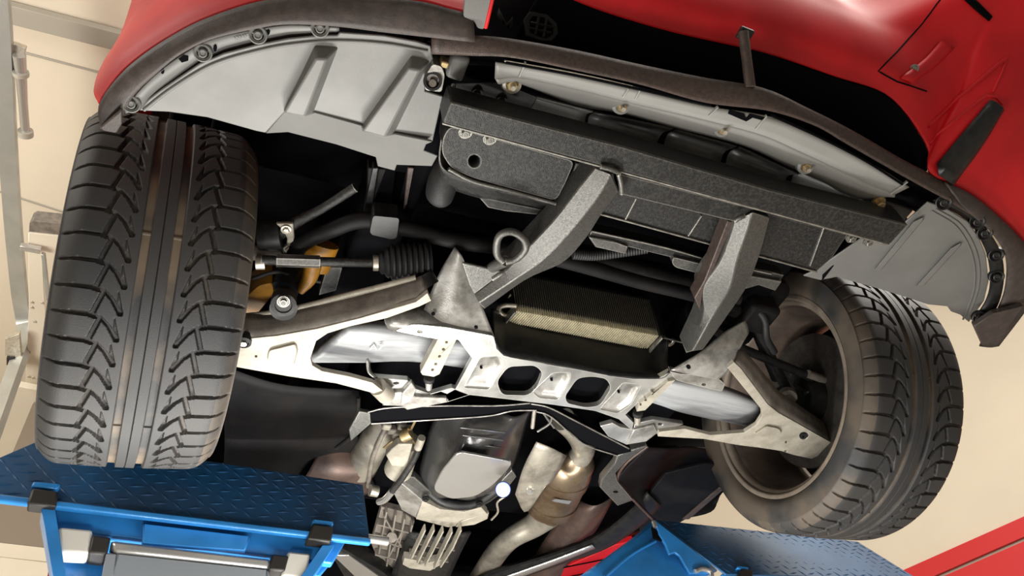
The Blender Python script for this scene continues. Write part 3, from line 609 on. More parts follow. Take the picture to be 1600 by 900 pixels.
# left carrier
plate('arm_carrier', cr, 'cradle', rpoly([(640, 508), (651, 507), (700, 512), (771, 525), (776, 545), (738, 560), (716, 530), (685, 530), (651, 524), (618, 517)], 4), ('z', CZl - .008), .012, holes=[rhole(656, 518, 5, 3)], bev=.003)
loft('carrier_pod', cr, 'gusset', [L3([(603, 506, -.100), (612, 516, -.107), (650, 523, -.109), (690, 528, -.109)]), L3([(601, 498, -.095), (616, 505, -.11), (654, 509, -.113), (700, 514, -.111)]), L3([(604, 490, -.08), (625, 487, -.09), (658, 488, -.09), (700, 500, -.09)]), L3([(612, 483, -.05), (632, 476, -.05), (662, 472, -.05), (700, 480, -.05)])], 24, 14, th=.003, smooth=70)
plate('rear_mount', cr, 'cradle', [(584, 590), (637, 594), (650, 608), (672, 616), (706, 606), (734, 617), (700, 628), (699, 624), (672, 625), (641, 616), (600, 611)], ('z', CZl), .012, holes=[rhole(619, 599, 4.5, 2.2)], bev=.003)
plate('rear_mount', cr, 'bright', [(597, 634), (607, 614), (636, 612), (650, 620), (698, 622), (700, 629), (636, 641), (628, 635)], ('z', CZl - .008), .01, bev=.002)
plate('mount_step', cr, 'gusset', [(628, 615), (643, 598), (651, 609), (642, 628), (626, 634)], ('z', CZl - .012), .012, bev=.002)
loft('mount_rim', cr, 'cradle', [L3([(573, 560, -.09), (575, 580, -.1), (584, 590, CZl)]), L3([(577, 560, -.085), (579, 579, -.09), (590, 590, CZl)])], 8, 2, th=.004)
plate('rear_mount', cr, 'cradle', [(938, 666), (957, 661), (970, 668), (990, 672), (992, 662), (1020, 656), (1068, 663), (1040, 674), (1028, 676), (1010, 690), (979, 695), (950, 682)], ('z', CZl), .012, holes=[rhole(1032, 663, 4, 2.2)], bev=.003)
plate('mount_step', cr, 'gusset', [(979, 695), (990, 672), (1022, 664), (1028, 676), (1010, 690)], ('z', CZl - .006), .01, bev=.002)
plate('arm_carrier', cr, 'gusset', rpoly([(1046, 580), (1062, 584), (1095, 586), (1123, 592), (1133, 600), (1128, 612), (1090, 603), (1056, 594)], 3), ('z', CZl - .003), .015, holes=[rhole(1100, 601, 4, 2.3)], bev=.003)
# gussets
g1 = L3([(711, 386, -.02), (690, 420, -.04), (668, 470, -.07), (652, 510, -.105)])
g2 = L3([(716, 392, -.03), (714, 430, -.054), (712, 475, -.084), (715, 516, -.108)])
g3 = L3([(722, 400, -.035), (742, 450, -.065), (758, 490, -.09), (773, 528, -.108)])
loft('gusset_plate', cr, 'gusset', [g1, g2, g3], 24, 16, th=.004, smooth=60, label='twisted left gusset plate, scuffed')
for a, b, z in ((677, 491, -.092), (744, 512, -.112)): plate('small_hole', cr, 'void', rhole(a, b, 3, 2.2, 8), ('z', z - .006), .003, bev=0)
r1 = L3([(1048, 578, -.108), (1075, 562, -.10), (1097, 548, -.09), (1130, 520, -.06), (1164, 500, -.04)])
r2 = L3([(1085, 586, -.112), (1105, 578, -.108), (1125, 565, -.10), (1147, 540, -.08), (1168, 512, -.05)])
r3 = L3([(1122, 592, -.110), (1134, 582, -.105), (1146, 565, -.095), (1158, 540, -.08), (1169, 520, -.055)])
loft('gusset_plate', cr, 'gusset', [r1, r2, r3], 24, 16, th=.004, smooth=60, label='right gusset plate with one round hole')
plate('small_hole', cr, 'void', rhole(1076, 574, 3.5, 3, 8), ('z', -.119), .003, bev=0)

# --- leaf spring
ls = loft('leaf_spring', car, 'spring', [
    L3([(545, 509, -.085), (603, 509, -.08), (690, 525, -.06), (850, 555, -.04), (1000, 583, -.06), (1052, 592, -.08), (1132, 608, -.085), (1190, 631, -.09)]),
    L3([(480, 560, -.085), (560, 560, -.08), (660, 560, -.06), (820, 585, -.04), (960, 608, -.06), (1025, 626, -.08), (1071, 641, -.085), (1172, 662, -.09)])], 40, 6, th=.022, label='grey composite leaf spring spanning both sides')
td = bpy.data.curves.new('spring_mark', 'FONT'); td.body = 'A7'; td.size = .022; td.extrude = .0006
tq = bpy.data.objects.new('spring_text', td); COL.objects.link(tq); dg = bpy.context.evaluated_depsgraph_get(); tme = bpy.data.meshes.new_from_object(tq.evaluated_get(dg)); bpy.data.objects.remove(tq); tme.materials.clear(); tme.materials.append(M['gusset'])
to = bpy.data.objects.new('spring_mark', tme); COL.objects.link(to); to.parent = car
q0 = P(577, 546, z=-.0955); ex = (P(600, 547, z=-.0955) - q0).normalized(); ez = DN; ey = ez.cross(ex)
mm = Matrix((ex, ey, ez)).transposed().to_4x4(); to.rotation_euler = mm.to_euler(); to.location = q0 - W(car)

# --- perforated brackets
def pbracket(px, holes, bp, z):
    n = node('perforated_link', car, P(*px[0], z=z))
    plate('link_strip', n, 'cast', px, ('z', z), .02, holes=[rhole(a, b, 2.4, 2, 8) for a, b in holes], bev=.0015)
    p = P(*bp, z=z + .004); tube('link_bolt', n, 'zinc', [p, P(bp[0], bp[1] + 14, z=z)], [.008, .006], seg=10); tube('bolt_collar', n, 'rubber', [P(bp[0] + 1, bp[1] - 5, z=z + .003), p], .011, seg=12)
    return n
pbracket([(684, 530), (714, 530), (687, 585), (678, 589), (660, 586), (657, 582)], [(698, 535), (693, 546), (687, 557), (681, 569), (676, 578)], (670, 594), -.115)
pbracket([(1044, 596), (1055, 594), (1008, 641), (995, 643), (1000, 630)], [(1019, 615), (1009, 625), (1001, 632)], (996, 648), -.115)

# --- lower control arms
def arm(par, px, hole, z, hgt, label):
    n = node('control_arm', par, P(*px[0], z=z), label)
    plate('arm_flange', n, 'cast', px, ('z', z), .010, holes=hole, bev=.003)
    return n
la = arm(car, [(360, 516), (392, 529), (432, 525), (495, 514), (560, 498), (602, 486), (650, 472), (668, 458), (674, 470), (655, 479), (605, 497), (547, 510), (512, 521), (494, 533), (485, 560), (488, 571), (503, 580), (545, 588), (582, 598), (600, 612), (602, 622), (575, 612), (525, 599), (450, 588), (400, 579), (360, 572)], [rhole(400, 557, 2.2, 2)], -.142, .06, 'cast aluminium lower control arm, left')
loft('arm_web', la, 'castdark', [L3([(362, 514, -.138), (392, 527, -.138), (432, 523, -.138), (495, 512, -.138), (560, 496, -.138), (602, 484, -.136), (650, 470, -.134), (668, 456, -.13)]), L3([(372, 490, -.09), (400, 492, -.09), (440, 489, -.09), (500, 474, -.088), (560, 460, -.086), (600, 449, -.085), (640, 438, -.085), (660, 432, -.085)])], 30, 4, th=.006)
tube('arm_rail', la, 'cast', L3([(385, 494, -.088), (420, 490, -.088), (480, 478, -.088), (540, 462, -.088), (600, 447, -.086), (650, 434, -.085)]), .006, 24, seg=10)
frustum('arm_pad', la, 'cast', rpoly([(419, 546), (464, 535), (467, 548), (461, 572), (422, 568), (416, 562)], 4), rpoly([(421, 548), (461, 538), (464, 548), (458, 570), (424, 566), (418, 561)], 4), ('z', -.142), .006, .0015)
lathe('ball_joint', la, 'rubber', P(381, 532, z=-.142), DN, [(-.01, .0135), (.006, .0135), (.008, .009), (.004, .008)], 24)
lathe('joint_nut', la, 'zinc', P(381, 532, z=-.142), DN, [(0, .006), (.010, .006)], 6)
tube('pivot_bush', la, 'rubber', [P(657, 432, z=-.07), P(668, 450, z=-.085)], .024, seg=24)
tube('pivot_bush', la, 'cast', [P(590, 604, z=-.13), P(604, 618, z=-.12)], .018, seg=18)
# damper foot on the left arm
tube('damper_foot', la, 'black', [P(443, 482, z=-.11), P(443, 462, z=-.06)], [.024, .020], seg=20)
lathe('damper_bush', la, 'rubber', P(443, 476, z=-.115), DN + TOCAM(P(443, 476, z=-.1)) * .6, [(-.02, .022), (.002, .022), (.004, .015), (.002, .013)], 24)
lathe('damper_bolt', la, 'steel', P(443, 470, z=-.12), DN + TOCAM(P(443, 476, z=-.1)) * .6, [(0, .011), (.004, .011), (.004, .006), (.010, .006)], 16)
ra = arm(car, [(1137, 575), (1147, 566), (1158, 576), (1200, 632), (1216, 645), (1247, 662), (1275, 678), (1300, 692), (1290, 708), (1268, 717), (1240, 711), (1217, 704), (1150, 695), (1100, 686), (1028, 682), (1030, 675), (1070, 670), (1110, 680), (1163, 676), (1182, 664), (1191, 650), (1190, 640)], [rhole(1256, 681, 7, 6), rhole(1229, 691, 2.4, 2), rhole(1228, 705, 2.5, 1.5)], -.142, .06, 'cast aluminium lower control arm, right')
loft('arm_web', ra, 'castdark', [L3([(1147, 566, -.138), (1158, 576, -.138), (1200, 632, -.138), (1216, 645, -.138), (1247, 662, -.138), (1300, 692, -.138)]), L3([(1152, 548, -.09), (1168, 556, -.09), (1212, 608, -.09), (1228, 620, -.09), (1256, 640, -.09), (1300, 670, -.09)])], 24, 4, th=.006)
frustum('arm_pad', ra, 'cast', rpoly([(1177, 678), (1197, 664), (1219, 668), (1224, 676), (1206, 690)], 4), rpoly([(1180, 678), (1198, 666), (1217, 670), (1221, 676), (1205, 688)], 4), ('z', -.142), .006, .0015)
lathe('joint_nut', ra, 'rubber', P(1256, 681, z=-.14), DN, [(-.01, .011), (.002, .010), (.002, .005), (-.004, .004)], 16)
plate('wheel_weight', ra, 'silver', [(1300, 700), (1304, 688), (1310, 690), (1306, 703)], ('z', -.10), .004)
lathe('ball_joint', ra, 'rubber', P(1290, 703, z=-.12), DN, [(-.02, .02), (.0, .02), (.008, .012)], 20)

# --- steering and sway bar, left wheel house
sw = spl(L3([(460, 400, -.02), (468, 384, -.01), (490, 370, 0), (520, 358, 0), (548, 347, 0), (577, 343, 0), (600, 349, 0), (640, 358, 0), (720, 378, 0), (800, 388, 0), (900, 412, 0), (1000, 440, 0), (1090, 462, 0), (1150, 486, 0)]), 60)
sb = tube('anti_roll_bar', car, 'liner', sw, .0155, seg=16, label='black anti-roll bar')
bb = node('bar_bracket', car, P(600, 355, z=-.02))
plate('bracket_cap', bb, 'black', rpoly([(583, 337), (624, 341), (620, 372), (611, 374), (581, 367), (578, 362)], 5), ('z', -.03), .04, bev=.005)
plate('bracket_web', bb, 'liner', [(575, 262), (640, 268), (628, 350), (572, 342)], ('z', .04), .03)
plate('bracket_rib', bb, 'black', [(583, 262), (592, 262), (580, 335), (568, 335)], ('z', .03), .02)
plate('bracket_rib', bb, 'bronze', [(637, 262), (647, 262), (636, 320), (630, 330)], ('z', .03), .01)
tr = node('tie_rod', car, P(500, 408, z=-.04), 'steering tie rod with ribbed rubber boot')
tube('rod', tr, 'steelbar', L3([(408, 406, -.05), (430, 407, -.05), (590, 411, -.045)]), .0085, seg=14)
tube('rod_sleeve', tr, 'steel', L3([(432, 407, -.05), (500, 409, -.048)]), .0115, seg=6)
tube('rod_end', tr, 'zinc', L3([(400, 411, -.05), (414, 411, -.05)]), .012, seg=12)
tube('boot_clip', tr, 'zinc', L3([(583, 411, -.046), (591, 411, -.046)]), .0145, seg=16)
bo = spl(L3([(591, 411, -.046), (672, 407, -.04)]), 29)
tube('rubber_boot', tr, 'rubber', bo, [(.016 + .018 * min(1, i / 7)) * (1.0 if i % 3 else .84) for i in range(29)], seg=20)
ub = node('upper_arm', car, P(500, 320, z=.02), 'slim upper suspension arm')
tube('arm_bar', ub, 'steelbar', L3([(430, 368, .0), (465, 345, .01), (500, 328, .02), (555, 293, .03)]), [.014, .011, .0085, .009], 14)
plate('arm_ear', ub, 'cast', [(431, 350), (458, 350), (460, 372), (452, 396), (446, 396), (449, 374), (442, 360)], ('z', -.01), .008)
bolt(ub, P(447, 358, z=-.012), DN, .006, .005); bolt(ub, P(451, 388, z=-.012), DN, .006, .005)
kn = node('steering_knuckle', car, P(400, 400, z=0), 'left knuckle and yellow brake parts')
tube('knuckle_boss', kn, 'black', L3([(405, 372, .0), (440, 368, .0)]), [.028, .032], seg=20)
tube('knuckle_lug', kn, 'castdark', L3([(395, 395, -.02), (440, 396, -.02)]), .014, seg=12)
plate('brake_caliper', kn, 'yellow', rpoly([(378, 470), (405, 446), (425, 442), (428, 458), (404, 488), (380, 496)], 5), ('z', -.04), .06, bev=.006, label='yellow brake caliper')
tube('spring_seat', kn, 'yellow', L3([(505, 380, .02), (492, 420, .0)]), [.030, .026], seg=18, label='yellow damper body')
tube('brake_bracket', kn, 'yellow', L3([(490, 412, -.02), (483, 436, -.03), (468, 456, -.04)]), [.016, .014, .008], 8, seg=8)
tube('damper_tube', kn, 'black', L3([(443, 455, -.04), (462, 405, .04), (480, 350, .14)]), .026, seg=20)
plate('inner_bracket', kn, 'steelbar', [(510, 418), (535, 418), (525, 455), (498, 462)], ('z', .0), .02)
tube('brake_line', kn, 'rubber', L3([(395, 435, -.03), (430, 425, -.03), (455, 430, -.02), (500, 440, 0)]), .004, 12, seg=8)

# --- wheels
def tread_depth(u, v, pitch):
    a = np.abs(u); d = np.zeros_like(a)
    def cover(dist, w, dep, soft=1.1): return dep * np.clip((w - dist) / soft + .5, 0, 1)
    d = np.maximum(d, cover(np.abs(a - 21.5), 6.2, 8)); d = np.maximum(d, cover(a, .7, 3, .7))
    segs = [((77, 1), (66, 37), 3.3, 3.3, 8), ((66, 38), (80, 42), 3.2, 3.3, 8), ((80, 42), (102, 42.5), 3.3, 2.6, 8), ((102, 42.5), (140, 38), 2.6, 1.9, 7),
            ((65, 39), (53, 27), 2.1, 2.5, 7), ((53, 27), (40.5, 8), 2.5, 3.5, 8), ((40.5, 7), (43.5, 22), 3.6, 2.4, 6), ((43.5, 22), (46.5, 40), 2.4, .3, 5)]
    for (x0, y0), (x1, y1), w0, w1, dep in segs:
        L2 = (x1 - x0) ** 2 + (y1 - y0) ** 2
        for sft in (-pitch, 0, pitch):
            vy = v + sft; t = np.clip(((a - x0) * (x1 - x0) + (vy - y0) * (y1 - y0)) / L2, 0, 1)
            dist = np.hypot(a - x0 - t * (x1 - x0), vy - y0 - t * (y1 - y0))
            d = np.maximum(d, cover(dist, w0 + (w1 - w0) * t, dep))
    return d
rub = bpy.data.materials.new('tyre_rubber'); rub.use_nodes = True
nt = rub.node_tree; bs = nt.nodes['Principled BSDF']; bs.inputs['Roughness'].default_value = .62
at_ = nt.nodes.new('ShaderNodeAttribute'); at_.attribute_name = 'dust'
nz = nt.nodes.new('ShaderNodeTexNoise'); nz.inputs['Scale'].default_value = 9; nz.inputs['Detail'].default_value = 8; tcn = nt.nodes.new('ShaderNodeTexCoord'); nt.links.new(tcn.outputs['Object'], nz.inputs['Vector'])
mul = nt.nodes.new('ShaderNodeMath'); mul.operation = 'MULTIPLY'; rp = nt.nodes.new('ShaderNodeMapRange'); rp.inputs[1].default_value = .38; rp.inputs[2].default_value = .6
nt.links.new(nz.outputs['Fac'], rp.inputs[0]); nt.links.new(rp.outputs[0], mul.inputs[0]); nt.links.new(at_.outputs['Fac'], mul.inputs[1])
mx = nt.nodes.new('ShaderNodeMixRGB'); mx.inputs[1].default_value = (.028, .029, .031, 1); mx.inputs[2].default_value = (.15, .115, .08, 1); nt.links.new(mul.outputs[0], mx.inputs[0]); nt.links.new(mx.outputs[0], bs.inputs['Base Color'])
n2 = nt.nodes.new('ShaderNodeTexNoise'); n2.inputs['Scale'].default_value = 700; nt.links.new(tcn.outputs['Object'], n2.inputs['Vector']); bp = nt.nodes.new('ShaderNodeBump'); bp.inputs['Strength'].default_value = .35; bp.inputs['Distance'].default_value = .001
nt.links.new(n2.outputs['Fac'], bp.inputs['Height']); nt.links.new(bp.outputs[0], bs.inputs['Normal'])
def make_wheel(sx, c, steer, camber, ws, rs, label):
    c = Vector(c); ax = Vector((math.cos(steer) * math.cos(camber), math.sin(steer) * math.cos(camber), math.sin(camber)))
    fw = Vector((-math.sin(steer), math.cos(steer), 0)); vv = ax.cross(fw)
    wh = node('wheel', car, c, label)
    R = .325; NA = 1500; pitch = 2042 / 50
    us = np.concatenate([np.linspace(-118, 118, 211)])
    # profile: (lateral mm, radius m) for tread then shoulders and side walls
    prof = []
    side = [(136, .290), (137.5, .275), (136, .262), (131, .252), (124, .246), (118, .240)]
    sh_ = [(121, None), (124, None), (127, None), (130, None), (132.5, None), (134.5, .300)]
    def rad(u):
        a = abs(u); r = R - .0035 * (a / 118) ** 2
        if a > 100: r -= .020 * ((a - 100) / 32.5) ** 2.2
        return r
    cols = [(-s[0], s[1]) for s in reversed(side)] + [(-s[0], s[1] or rad(s[0])) for s in reversed(sh_)] + [(u, rad(u)) for u in us] + [(s[0], s[1] or rad(s[0])) for s in sh_] + [(s[0], s[1]) for s in side]
    U = np.array([q[0] for q in cols]); RR = np.array([q[1] for q in cols]); n = len(U)
    th = np.arange(NA) / NA * 2 * np.pi
    UU, TT = np.meshgrid(U, th); Vv = (TT / (2 * np.pi) * 2042) % pitch
    D = tread_depth(UU, Vv, pitch); fade = np.clip((RR - .302) / .008, 0, 1); D = D * fade[None, :]
    # wear bars in the two main grooves
    wb = (np.abs(np.abs(UU) - 21.5) < 6) & ((TT * 6 / (2 * np.pi)) % 1 < .012); D = np.where(wb, np.minimum(D, 5.5), D)
    r = RR[None, :] - D / 1000
    # angle measured so that it grows from the bottom of the tyre up its front face
    dirf = np.array(-fw); dird = -np.array(vv) if vv.z > 0 else np.array(vv)
    r = r * rs; X = np.array(ax)[None, None, :] * (UU / 1000 * ws)[..., None] + (np.cos(TT) * r)[..., None] * dird + (np.sin(TT) * r)[..., None] * dirf
    V = X.reshape(-1, 3); i = np.arange(NA)[:, None]; j = np.arange(n - 1)[None, :]; i2 = (i + 1) % NA
    F = np.stack([i * n + j, i * n + j + 1, i2 * n + j + 1, i2 * n + j], -1).reshape(-1, 4)
    me = bpy.data.meshes.new('tyre'); me.vertices.add(len(V)); me.vertices.foreach_set('co', V.ravel()); me.loops.add(F.size); me.loops.foreach_set('vertex_index', F.ravel().astype(np.int32))
    me.polygons.add(len(F)); me.polygons.foreach_set('loop_start', np.arange(0, F.size, 4, dtype=np.int32)); me.polygons.foreach_set('loop_total', np.full(len(F), 4, dtype=np.int32)); me.update(); me.validate()
    dust = np.where(np.abs(np.abs(UU) - 21.5) < 6.5, np.clip(D / 7, 0, 1), D / 14 * .5)
    inner = (UU * sx < -112); dust = np.maximum(dust, np.where(inner, .55, .06))
    atr = me.attributes.new('dust', 'FLOAT', 'POINT'); atr.data.foreach_set('value', dust.ravel().astype(np.float32))
    me.materials.append(rub); me.shade_smooth(); me.set_sharp_from_angle(angle=math.radians(50))
    o = bpy.data.objects.new('tyre', me); COL.objects.link(o); o.parent = wh
    s_ = -sx       # towards the car's middle
    pr = [(s_ * .128, .238), (s_ * .131, .243), (s_ * .131, .250), (s_ * .127, .2475), (s_ * .124, .236), (s_ * .118, .229), (s_ * .105, .2265), (s_ * .088, .222), (s_ * .07, .213), (s_ * .02, .208), (-s_ * .05, .212), (-s_ * .10, .225), (-s_ * .125, .245)]
    v, f = lathe_data(c, ax, pr[:7], 96); mk('rim', v, f, 'rim', wh, smooth=60, solid=.002)
    v, f = lathe_data(c, ax, pr[6:], 96); mk('rim_barrel', v, f, 'barrel', wh, smooth=60, solid=.003)
    # spokes
    for k in range(5):
        a = 2 * math.pi * (k + .3) / 5; d = fw * math.cos(a) + vv * math.sin(a); t = ax.cross(d)
        v, f = box_data(c + d * .135 - ax * s_ * .085, d, t, ax, .16, .05, .03); mk('spoke', v, f, 'discgrey', wh, bev=.008)
    v, f = lathe_data(c, ax, [(-s_ * .11, .06), (-s_ * .06, .07), (-s_ * .03, .055)], 40, close=True); mk('hub', v, f, 'discgrey', wh)
    v, f = lathe_data(c, ax, [(-s_ * .108, .05), (-s_ * .10, .15), (-s_ * .085, .213)], 48, close=False); mk('wheel_face', v, f, 'discgrey', wh, solid=.006)
    return wh, c, ax, s_
wl, cl, axl, sl = make_wheel(-1, (-.794, .018, .002), -.010, .066, 1.02, .975, 'left front wheel, tread facing out from below')
wrr, crr, axr, srr = make_wheel(1, (.768, -.021, -.010), -.056, -.0297, 1.04, 1.0176, 'right front wheel showing its dusty inner rim')
for c_, a_, s_, lab in ((cl, axl, sl, 'left'), (crr, axr, srr, 'right')):
    bk = node('brake', car, c_)
    v, f = lathe_data(c_, a_, [(s_ * .00, .06), (s_ * .00, .165), (s_ * .012, .165), (s_ * .012, .168), (s_ * .028, .168), (s_ * .028, .06)], 64, close=True); mk('brake_disc', v, f, 'discgrey', bk)
    v, f = lathe_data(c_, a_, [(s_ * .028, .07), (s_ * .07, .062), (s_ * .075, .03)], 32, close=True); mk('hub_bearing', v, f, 'black', bk)
# right knuckle, arms and lines inside the rim
kr = node('steering_knuckle', car, crr + Vector((-.12, 0, 0)), 'dark right knuckle and ball joints inside the rim')
tube('tie_rod', kr, 'black', L3([(1110, 510, .0), (1160, 545, .0), (1250, 582, .0), (1268, 590, .0)]), .011, seg=14)
tube('tie_rod_end', kr, 'castdark', L3([(1262, 584, -.005), (1290, 594, -.005), (1320, 606, .0)]), [.010, .010, .013], seg=14)
tube('upper_link', kr, 'black', L3([(1185, 500, .03), (1195, 540, .02), (1225, 600, -.02), (1240, 625, -.04)]), [.016, .013, .012, .014], 16)
tube('knuckle_body', kr, 'black', L3([(1262, 600, .0), (1268, 640, -.03), (1285, 675, -.07)]), [.035, .038, .03], 12, seg=20)
tube('knuckle_boss', kr, 'black', L3([(1222, 620, -.05), (1242, 625, -.04)]), [.026, .026], seg=20)
lathe('boss_cap', kr, 'castdark', P(1232, 622, z=-.07), DN + TOCAM(P(1232, 622, z=-.07)), [(-.015, .022), (0, .02), (.004, .012), (.001, .008)], 24)
plate('caliper_bracket', kr, 'panel', [(1216, 568), (1240, 578), (1236, 592), (1226, 591)], ('z', .0), .01, label='pale bracket')
plate('backing_plate', kr, 'liner', [(1250, 610), (1272, 592), (1300, 600), (1310, 640), (1300, 680), (1262, 650)], ('z', .02), .02)
tube('brake_hose', kr, 'rubber', L3([(1180, 480, .02), (1195, 500, .0), (1198, 528, -.01), (1210, 550, .0)]), .008, 14, seg=10)
tube('damper_tube', kr, 'liner', L3([(1165, 470, .10), (1190, 530, .04), (1215, 590, .0)]), .016, seg=18)
box('inner_block', kr, 'liner', P(1180, 490, z=.03), (.08, .08, .05), .01)
box('strut_tower', kr, 'liner', P(1150, 470, z=.1), (.16, .2, .1), .02)

# --- underside: diagonal brace, engine sump, gearbox, exhaust
bc = node('lower_brace', car, P(760, 645, z=-.1), 'black V-shaped channel brace behind the crossmember')
BZ = -.10
plate('brace_web', bc, 'void', [(578, 646), (610, 638), (700, 635), (775, 635), (830, 629), (858, 637), (900, 658), (983, 701), (987, 706), (964, 712), (911, 693), (862, 652), (838, 643), (800, 642), (762, 650), (675, 656), (580, 662)], ('z', BZ), .02, bev=.002)
for q in ([(575, 644), (610, 637), (700, 634), (775, 634), (828, 630)], [(580, 662), (675, 656), (762, 650), (800, 642), (838, 641)], [(830, 631), (858, 637), (900, 658), (983, 701)], [(838, 643), (862, 652), (911, 693), (964, 712)]):
    tube('brace_edge', bc, 'bright', [P(a, b, z=BZ - .003) for a, b in q], .0018, 16, seg=6)
plate('brace_foot', bc, 'steel', [(561, 643), (579, 646), (580, 662), (548, 690), (545, 672)], ('z', BZ + .002), .01)
eg = node('engine', car, P(740, 700, z=0), 'engine sump and gearbox underside')
# sump: half round trough swept towards the gearbox
rows = []
for (lx, ly, cx_, cy, rx, ry, z0, z1) in ((690, 640, 760, 640, 830, 640, -.0, -.02), (672, 668, 750, 672, 822, 662, -.0, -.06), (664, 700, 735, 708, 812, 700, -.0, -.085), (655, 738, 722, 760, 803, 728, -.0, -.085), (652, 752, 715, 778, 800, 742, .02, -.055)):
    a, b, c = P(lx, ly, z=z0), P(cx_, cy, z=z1), P(rx, ry, z=z0)
    rows.append([a, a.lerp(b, .45) + Vector((0, 0, -.022)), b + Vector((-.02, 0, 0)), b + Vector((.035, 0, 0)), b.lerp(c, .6) + Vector((0, 0, -.02)), c])
loft('oil_pan', eg, 'pan', rows, 26, 24, th=.004, smooth=45, label='shiny black oil sump with bright underside')
for k in range(3):
    bar('sump_rib', eg, 'pan', P(718 + 4 * k, 668 + 12 * k, z=-.08), P(790 - 3 * k, 676 + 12 * k, z=-.08), .006, .004)
ring = L3([(655, 748, .0), (675, 772, -.02), (700, 786, -.035), (737, 787, -.035), (770, 769, -.02), (802, 738, .0)])
tube('bell_flange', eg, 'black', ring, .014, 30, seg=10)
plate('bell_face', eg, 'steel', [(618, 752), (632, 744), (648, 746), (660, 757), (680, 775), (705, 784), (735, 782), (770, 765), (800, 735), (807, 745), (792, 765), (765, 785), (745, 796), (725, 800), (705, 798), (688, 796), (660, 783)], ('z', -.028), .02)
plate('bell_facet', eg, 'gusset', [(611, 762), (623, 752), (661, 783), (651, 810), (628, 797)], pl3((611, 762, -.02), (661, 783, -.045), (651, 810, -.02)), .02)
plate('bell_facet', eg, 'cast', [(660, 783), (688, 796), (726, 800), (752, 793), (762, 804), (735, 818), (700, 824), (650, 811)], pl3((660, 783, -.046), (752, 793, -.046), (700, 824, -.03)), .02, label='bare aluminium bell housing edge')
plate('bell_blade', eg, 'cast', [(722, 814), (764, 802), (762, 811), (742, 820), (712, 824)], ('z', -.04), .012)
plate('sump_lit_facet', eg, 'silver', rpoly([(716, 706), (802, 722), (790, 738), (768, 760), (742, 776), (704, 780), (676, 766), (690, 738)], 10), pl3((716, 706, -.112), (802, 722, -.112), (704, 780, -.102)), .006, bev=.003, label='lamp-lit flat underside of the oil sump, its shine put into the colour')  # lighter silver plate paints the lamp's shine onto the sump underside
for a, b in ((665, 779), (749, 787)): bolt(eg, P(a, b, z=-.045), DN, .006, .006, 'black')
plate('case_side', eg, 'castdark', [(596, 792), (630, 800), (648, 815), (632, 872), (628, 892), (596, 888), (580, 850)], ('z', .02), .02)
for q in ([(604, 795), (592, 860)], [(618, 800), (604, 880)], [(632, 806), (616, 885)], [(644, 816), (630, 870)], [(590, 815), (640, 828)], [(586, 838), (634, 852)], [(586, 862), (628, 872)], [(600, 802), (626, 848)], [(628, 826), (606, 868)]):
    bar('case_rib', eg, 'castdark', P(*q[0], z=.008), P(*q[1], z=.008), .005, .022, .0015)
tube('case_boss', eg, 'castdark', L3([(612, 836, .02), (612, 840, -.01)]), .014, seg=16)
tube('case_hose', eg, 'zinc', L3([(790, 775, -.03), (777, 785, -.03), (778, 800, -.03), (768, 812, -.02)]), .003, 12, seg=8)
gb = [L3([(640, 830, 0), (690, 838, -.02), (735, 830, 0)]), L3([(622, 868, 0), (668, 880, -.02), (716, 868, 0)]), L3([(610, 900, 0), (655, 915, -.02), (700, 905, 0)])]
loft('gearbox_case', eg, 'steelbar', gb, 10, 10, th=.01)
for q in ([(664, 824), (643, 868)], [(678, 824), (652, 876)], [(692, 826), (664, 880)], [(706, 827), (678, 884)], [(720, 824), (708, 850)], [(709, 849), (688, 882)]):
    bar('case_rib', eg, 'cast', P(*q[0], z=-.055), P(*q[1], z=-.055), .004, .02, .001)
plate('rib_foot', eg, 'cast', [(632, 872), (672, 879), (700, 872), (686, 884), (672, 892), (640, 888), (629, 882)], ('z', -.05), .02, holes=[rhole(657, 879, 6, 3)])
for q in ([(640, 862), (700, 874)], [(650, 845), (710, 856)]): bar('case_web', eg, 'castdark', P(*q[0], z=-.03), P(*q[1], z=-.03), .004, .02, .001)
# accessories left of the sump
ac = node('starter_motor', car, P(632, 710, z=-.02), 'small cast starter and fittings beside the sump')
tube('starter_body', ac, 'cast', L3([(640, 690, -.02), (622, 735, -.02)]), [.028, .034], seg=20)
plate('starter_bracket', ac, 'cast', [(612, 702), (622, 694), (645, 694), (636, 730), (612, 728), (603, 712)], ('z', -.06), .02)
tube('brass_plug', ac, 'gold', L3([(628, 682, -.05), (642, 676, -.05)]), .014, seg=16)
hz = spl(L3([(657, 690, -.07), (648, 715, -.07), (630, 745, -.07), (612, 768, -.065)]), 50)
tube('braided_hose', ac, 'steelbar', hz, [.008 if i % 2 else .0068 for i in range(50)], seg=10)
tube('hose_end', ac, 'cast', L3([(659, 684, -.07), (653, 700, -.07)]), .009, seg=12)
tube('hose_end', ac, 'silver', L3([(613, 767, -.065), (602, 780, -.06), (592, 784, -.05)]), .0085, 8, seg=12)
tube('drain_plug', ac, 'zinc', L3([(578, 766, -.03), (590, 768, -.03)]), .014, seg=14)
for k in range(5): box('fitting', ac, 'castdark' if k % 2 else 'cast', P(604 + 8 * k, 664 + 7 * (k % 3), z=-.02), (.02, .018, .02), .004)
for q in ([(650, 655), (640, 680), (655, 700)], [(600, 700), (615, 690), (640, 700)]): tube('wiring', ac, 'gold', [P(a, b, z=-.04) for a, b in q], .003, 10, seg=6)
for k, q in enumerate(([(836, 632), (834, 650), (832, 668)], [(846, 640), (856, 655), (866, 668)], [(862, 640), (860, 660), (840, 674)])):
    tube('sensor_wire', ac, 'zinc' if k == 0 else 'steel', [P(a, b, z=-.08) for a, b in q], .0045 if k == 0 else .003, 10, seg=8)
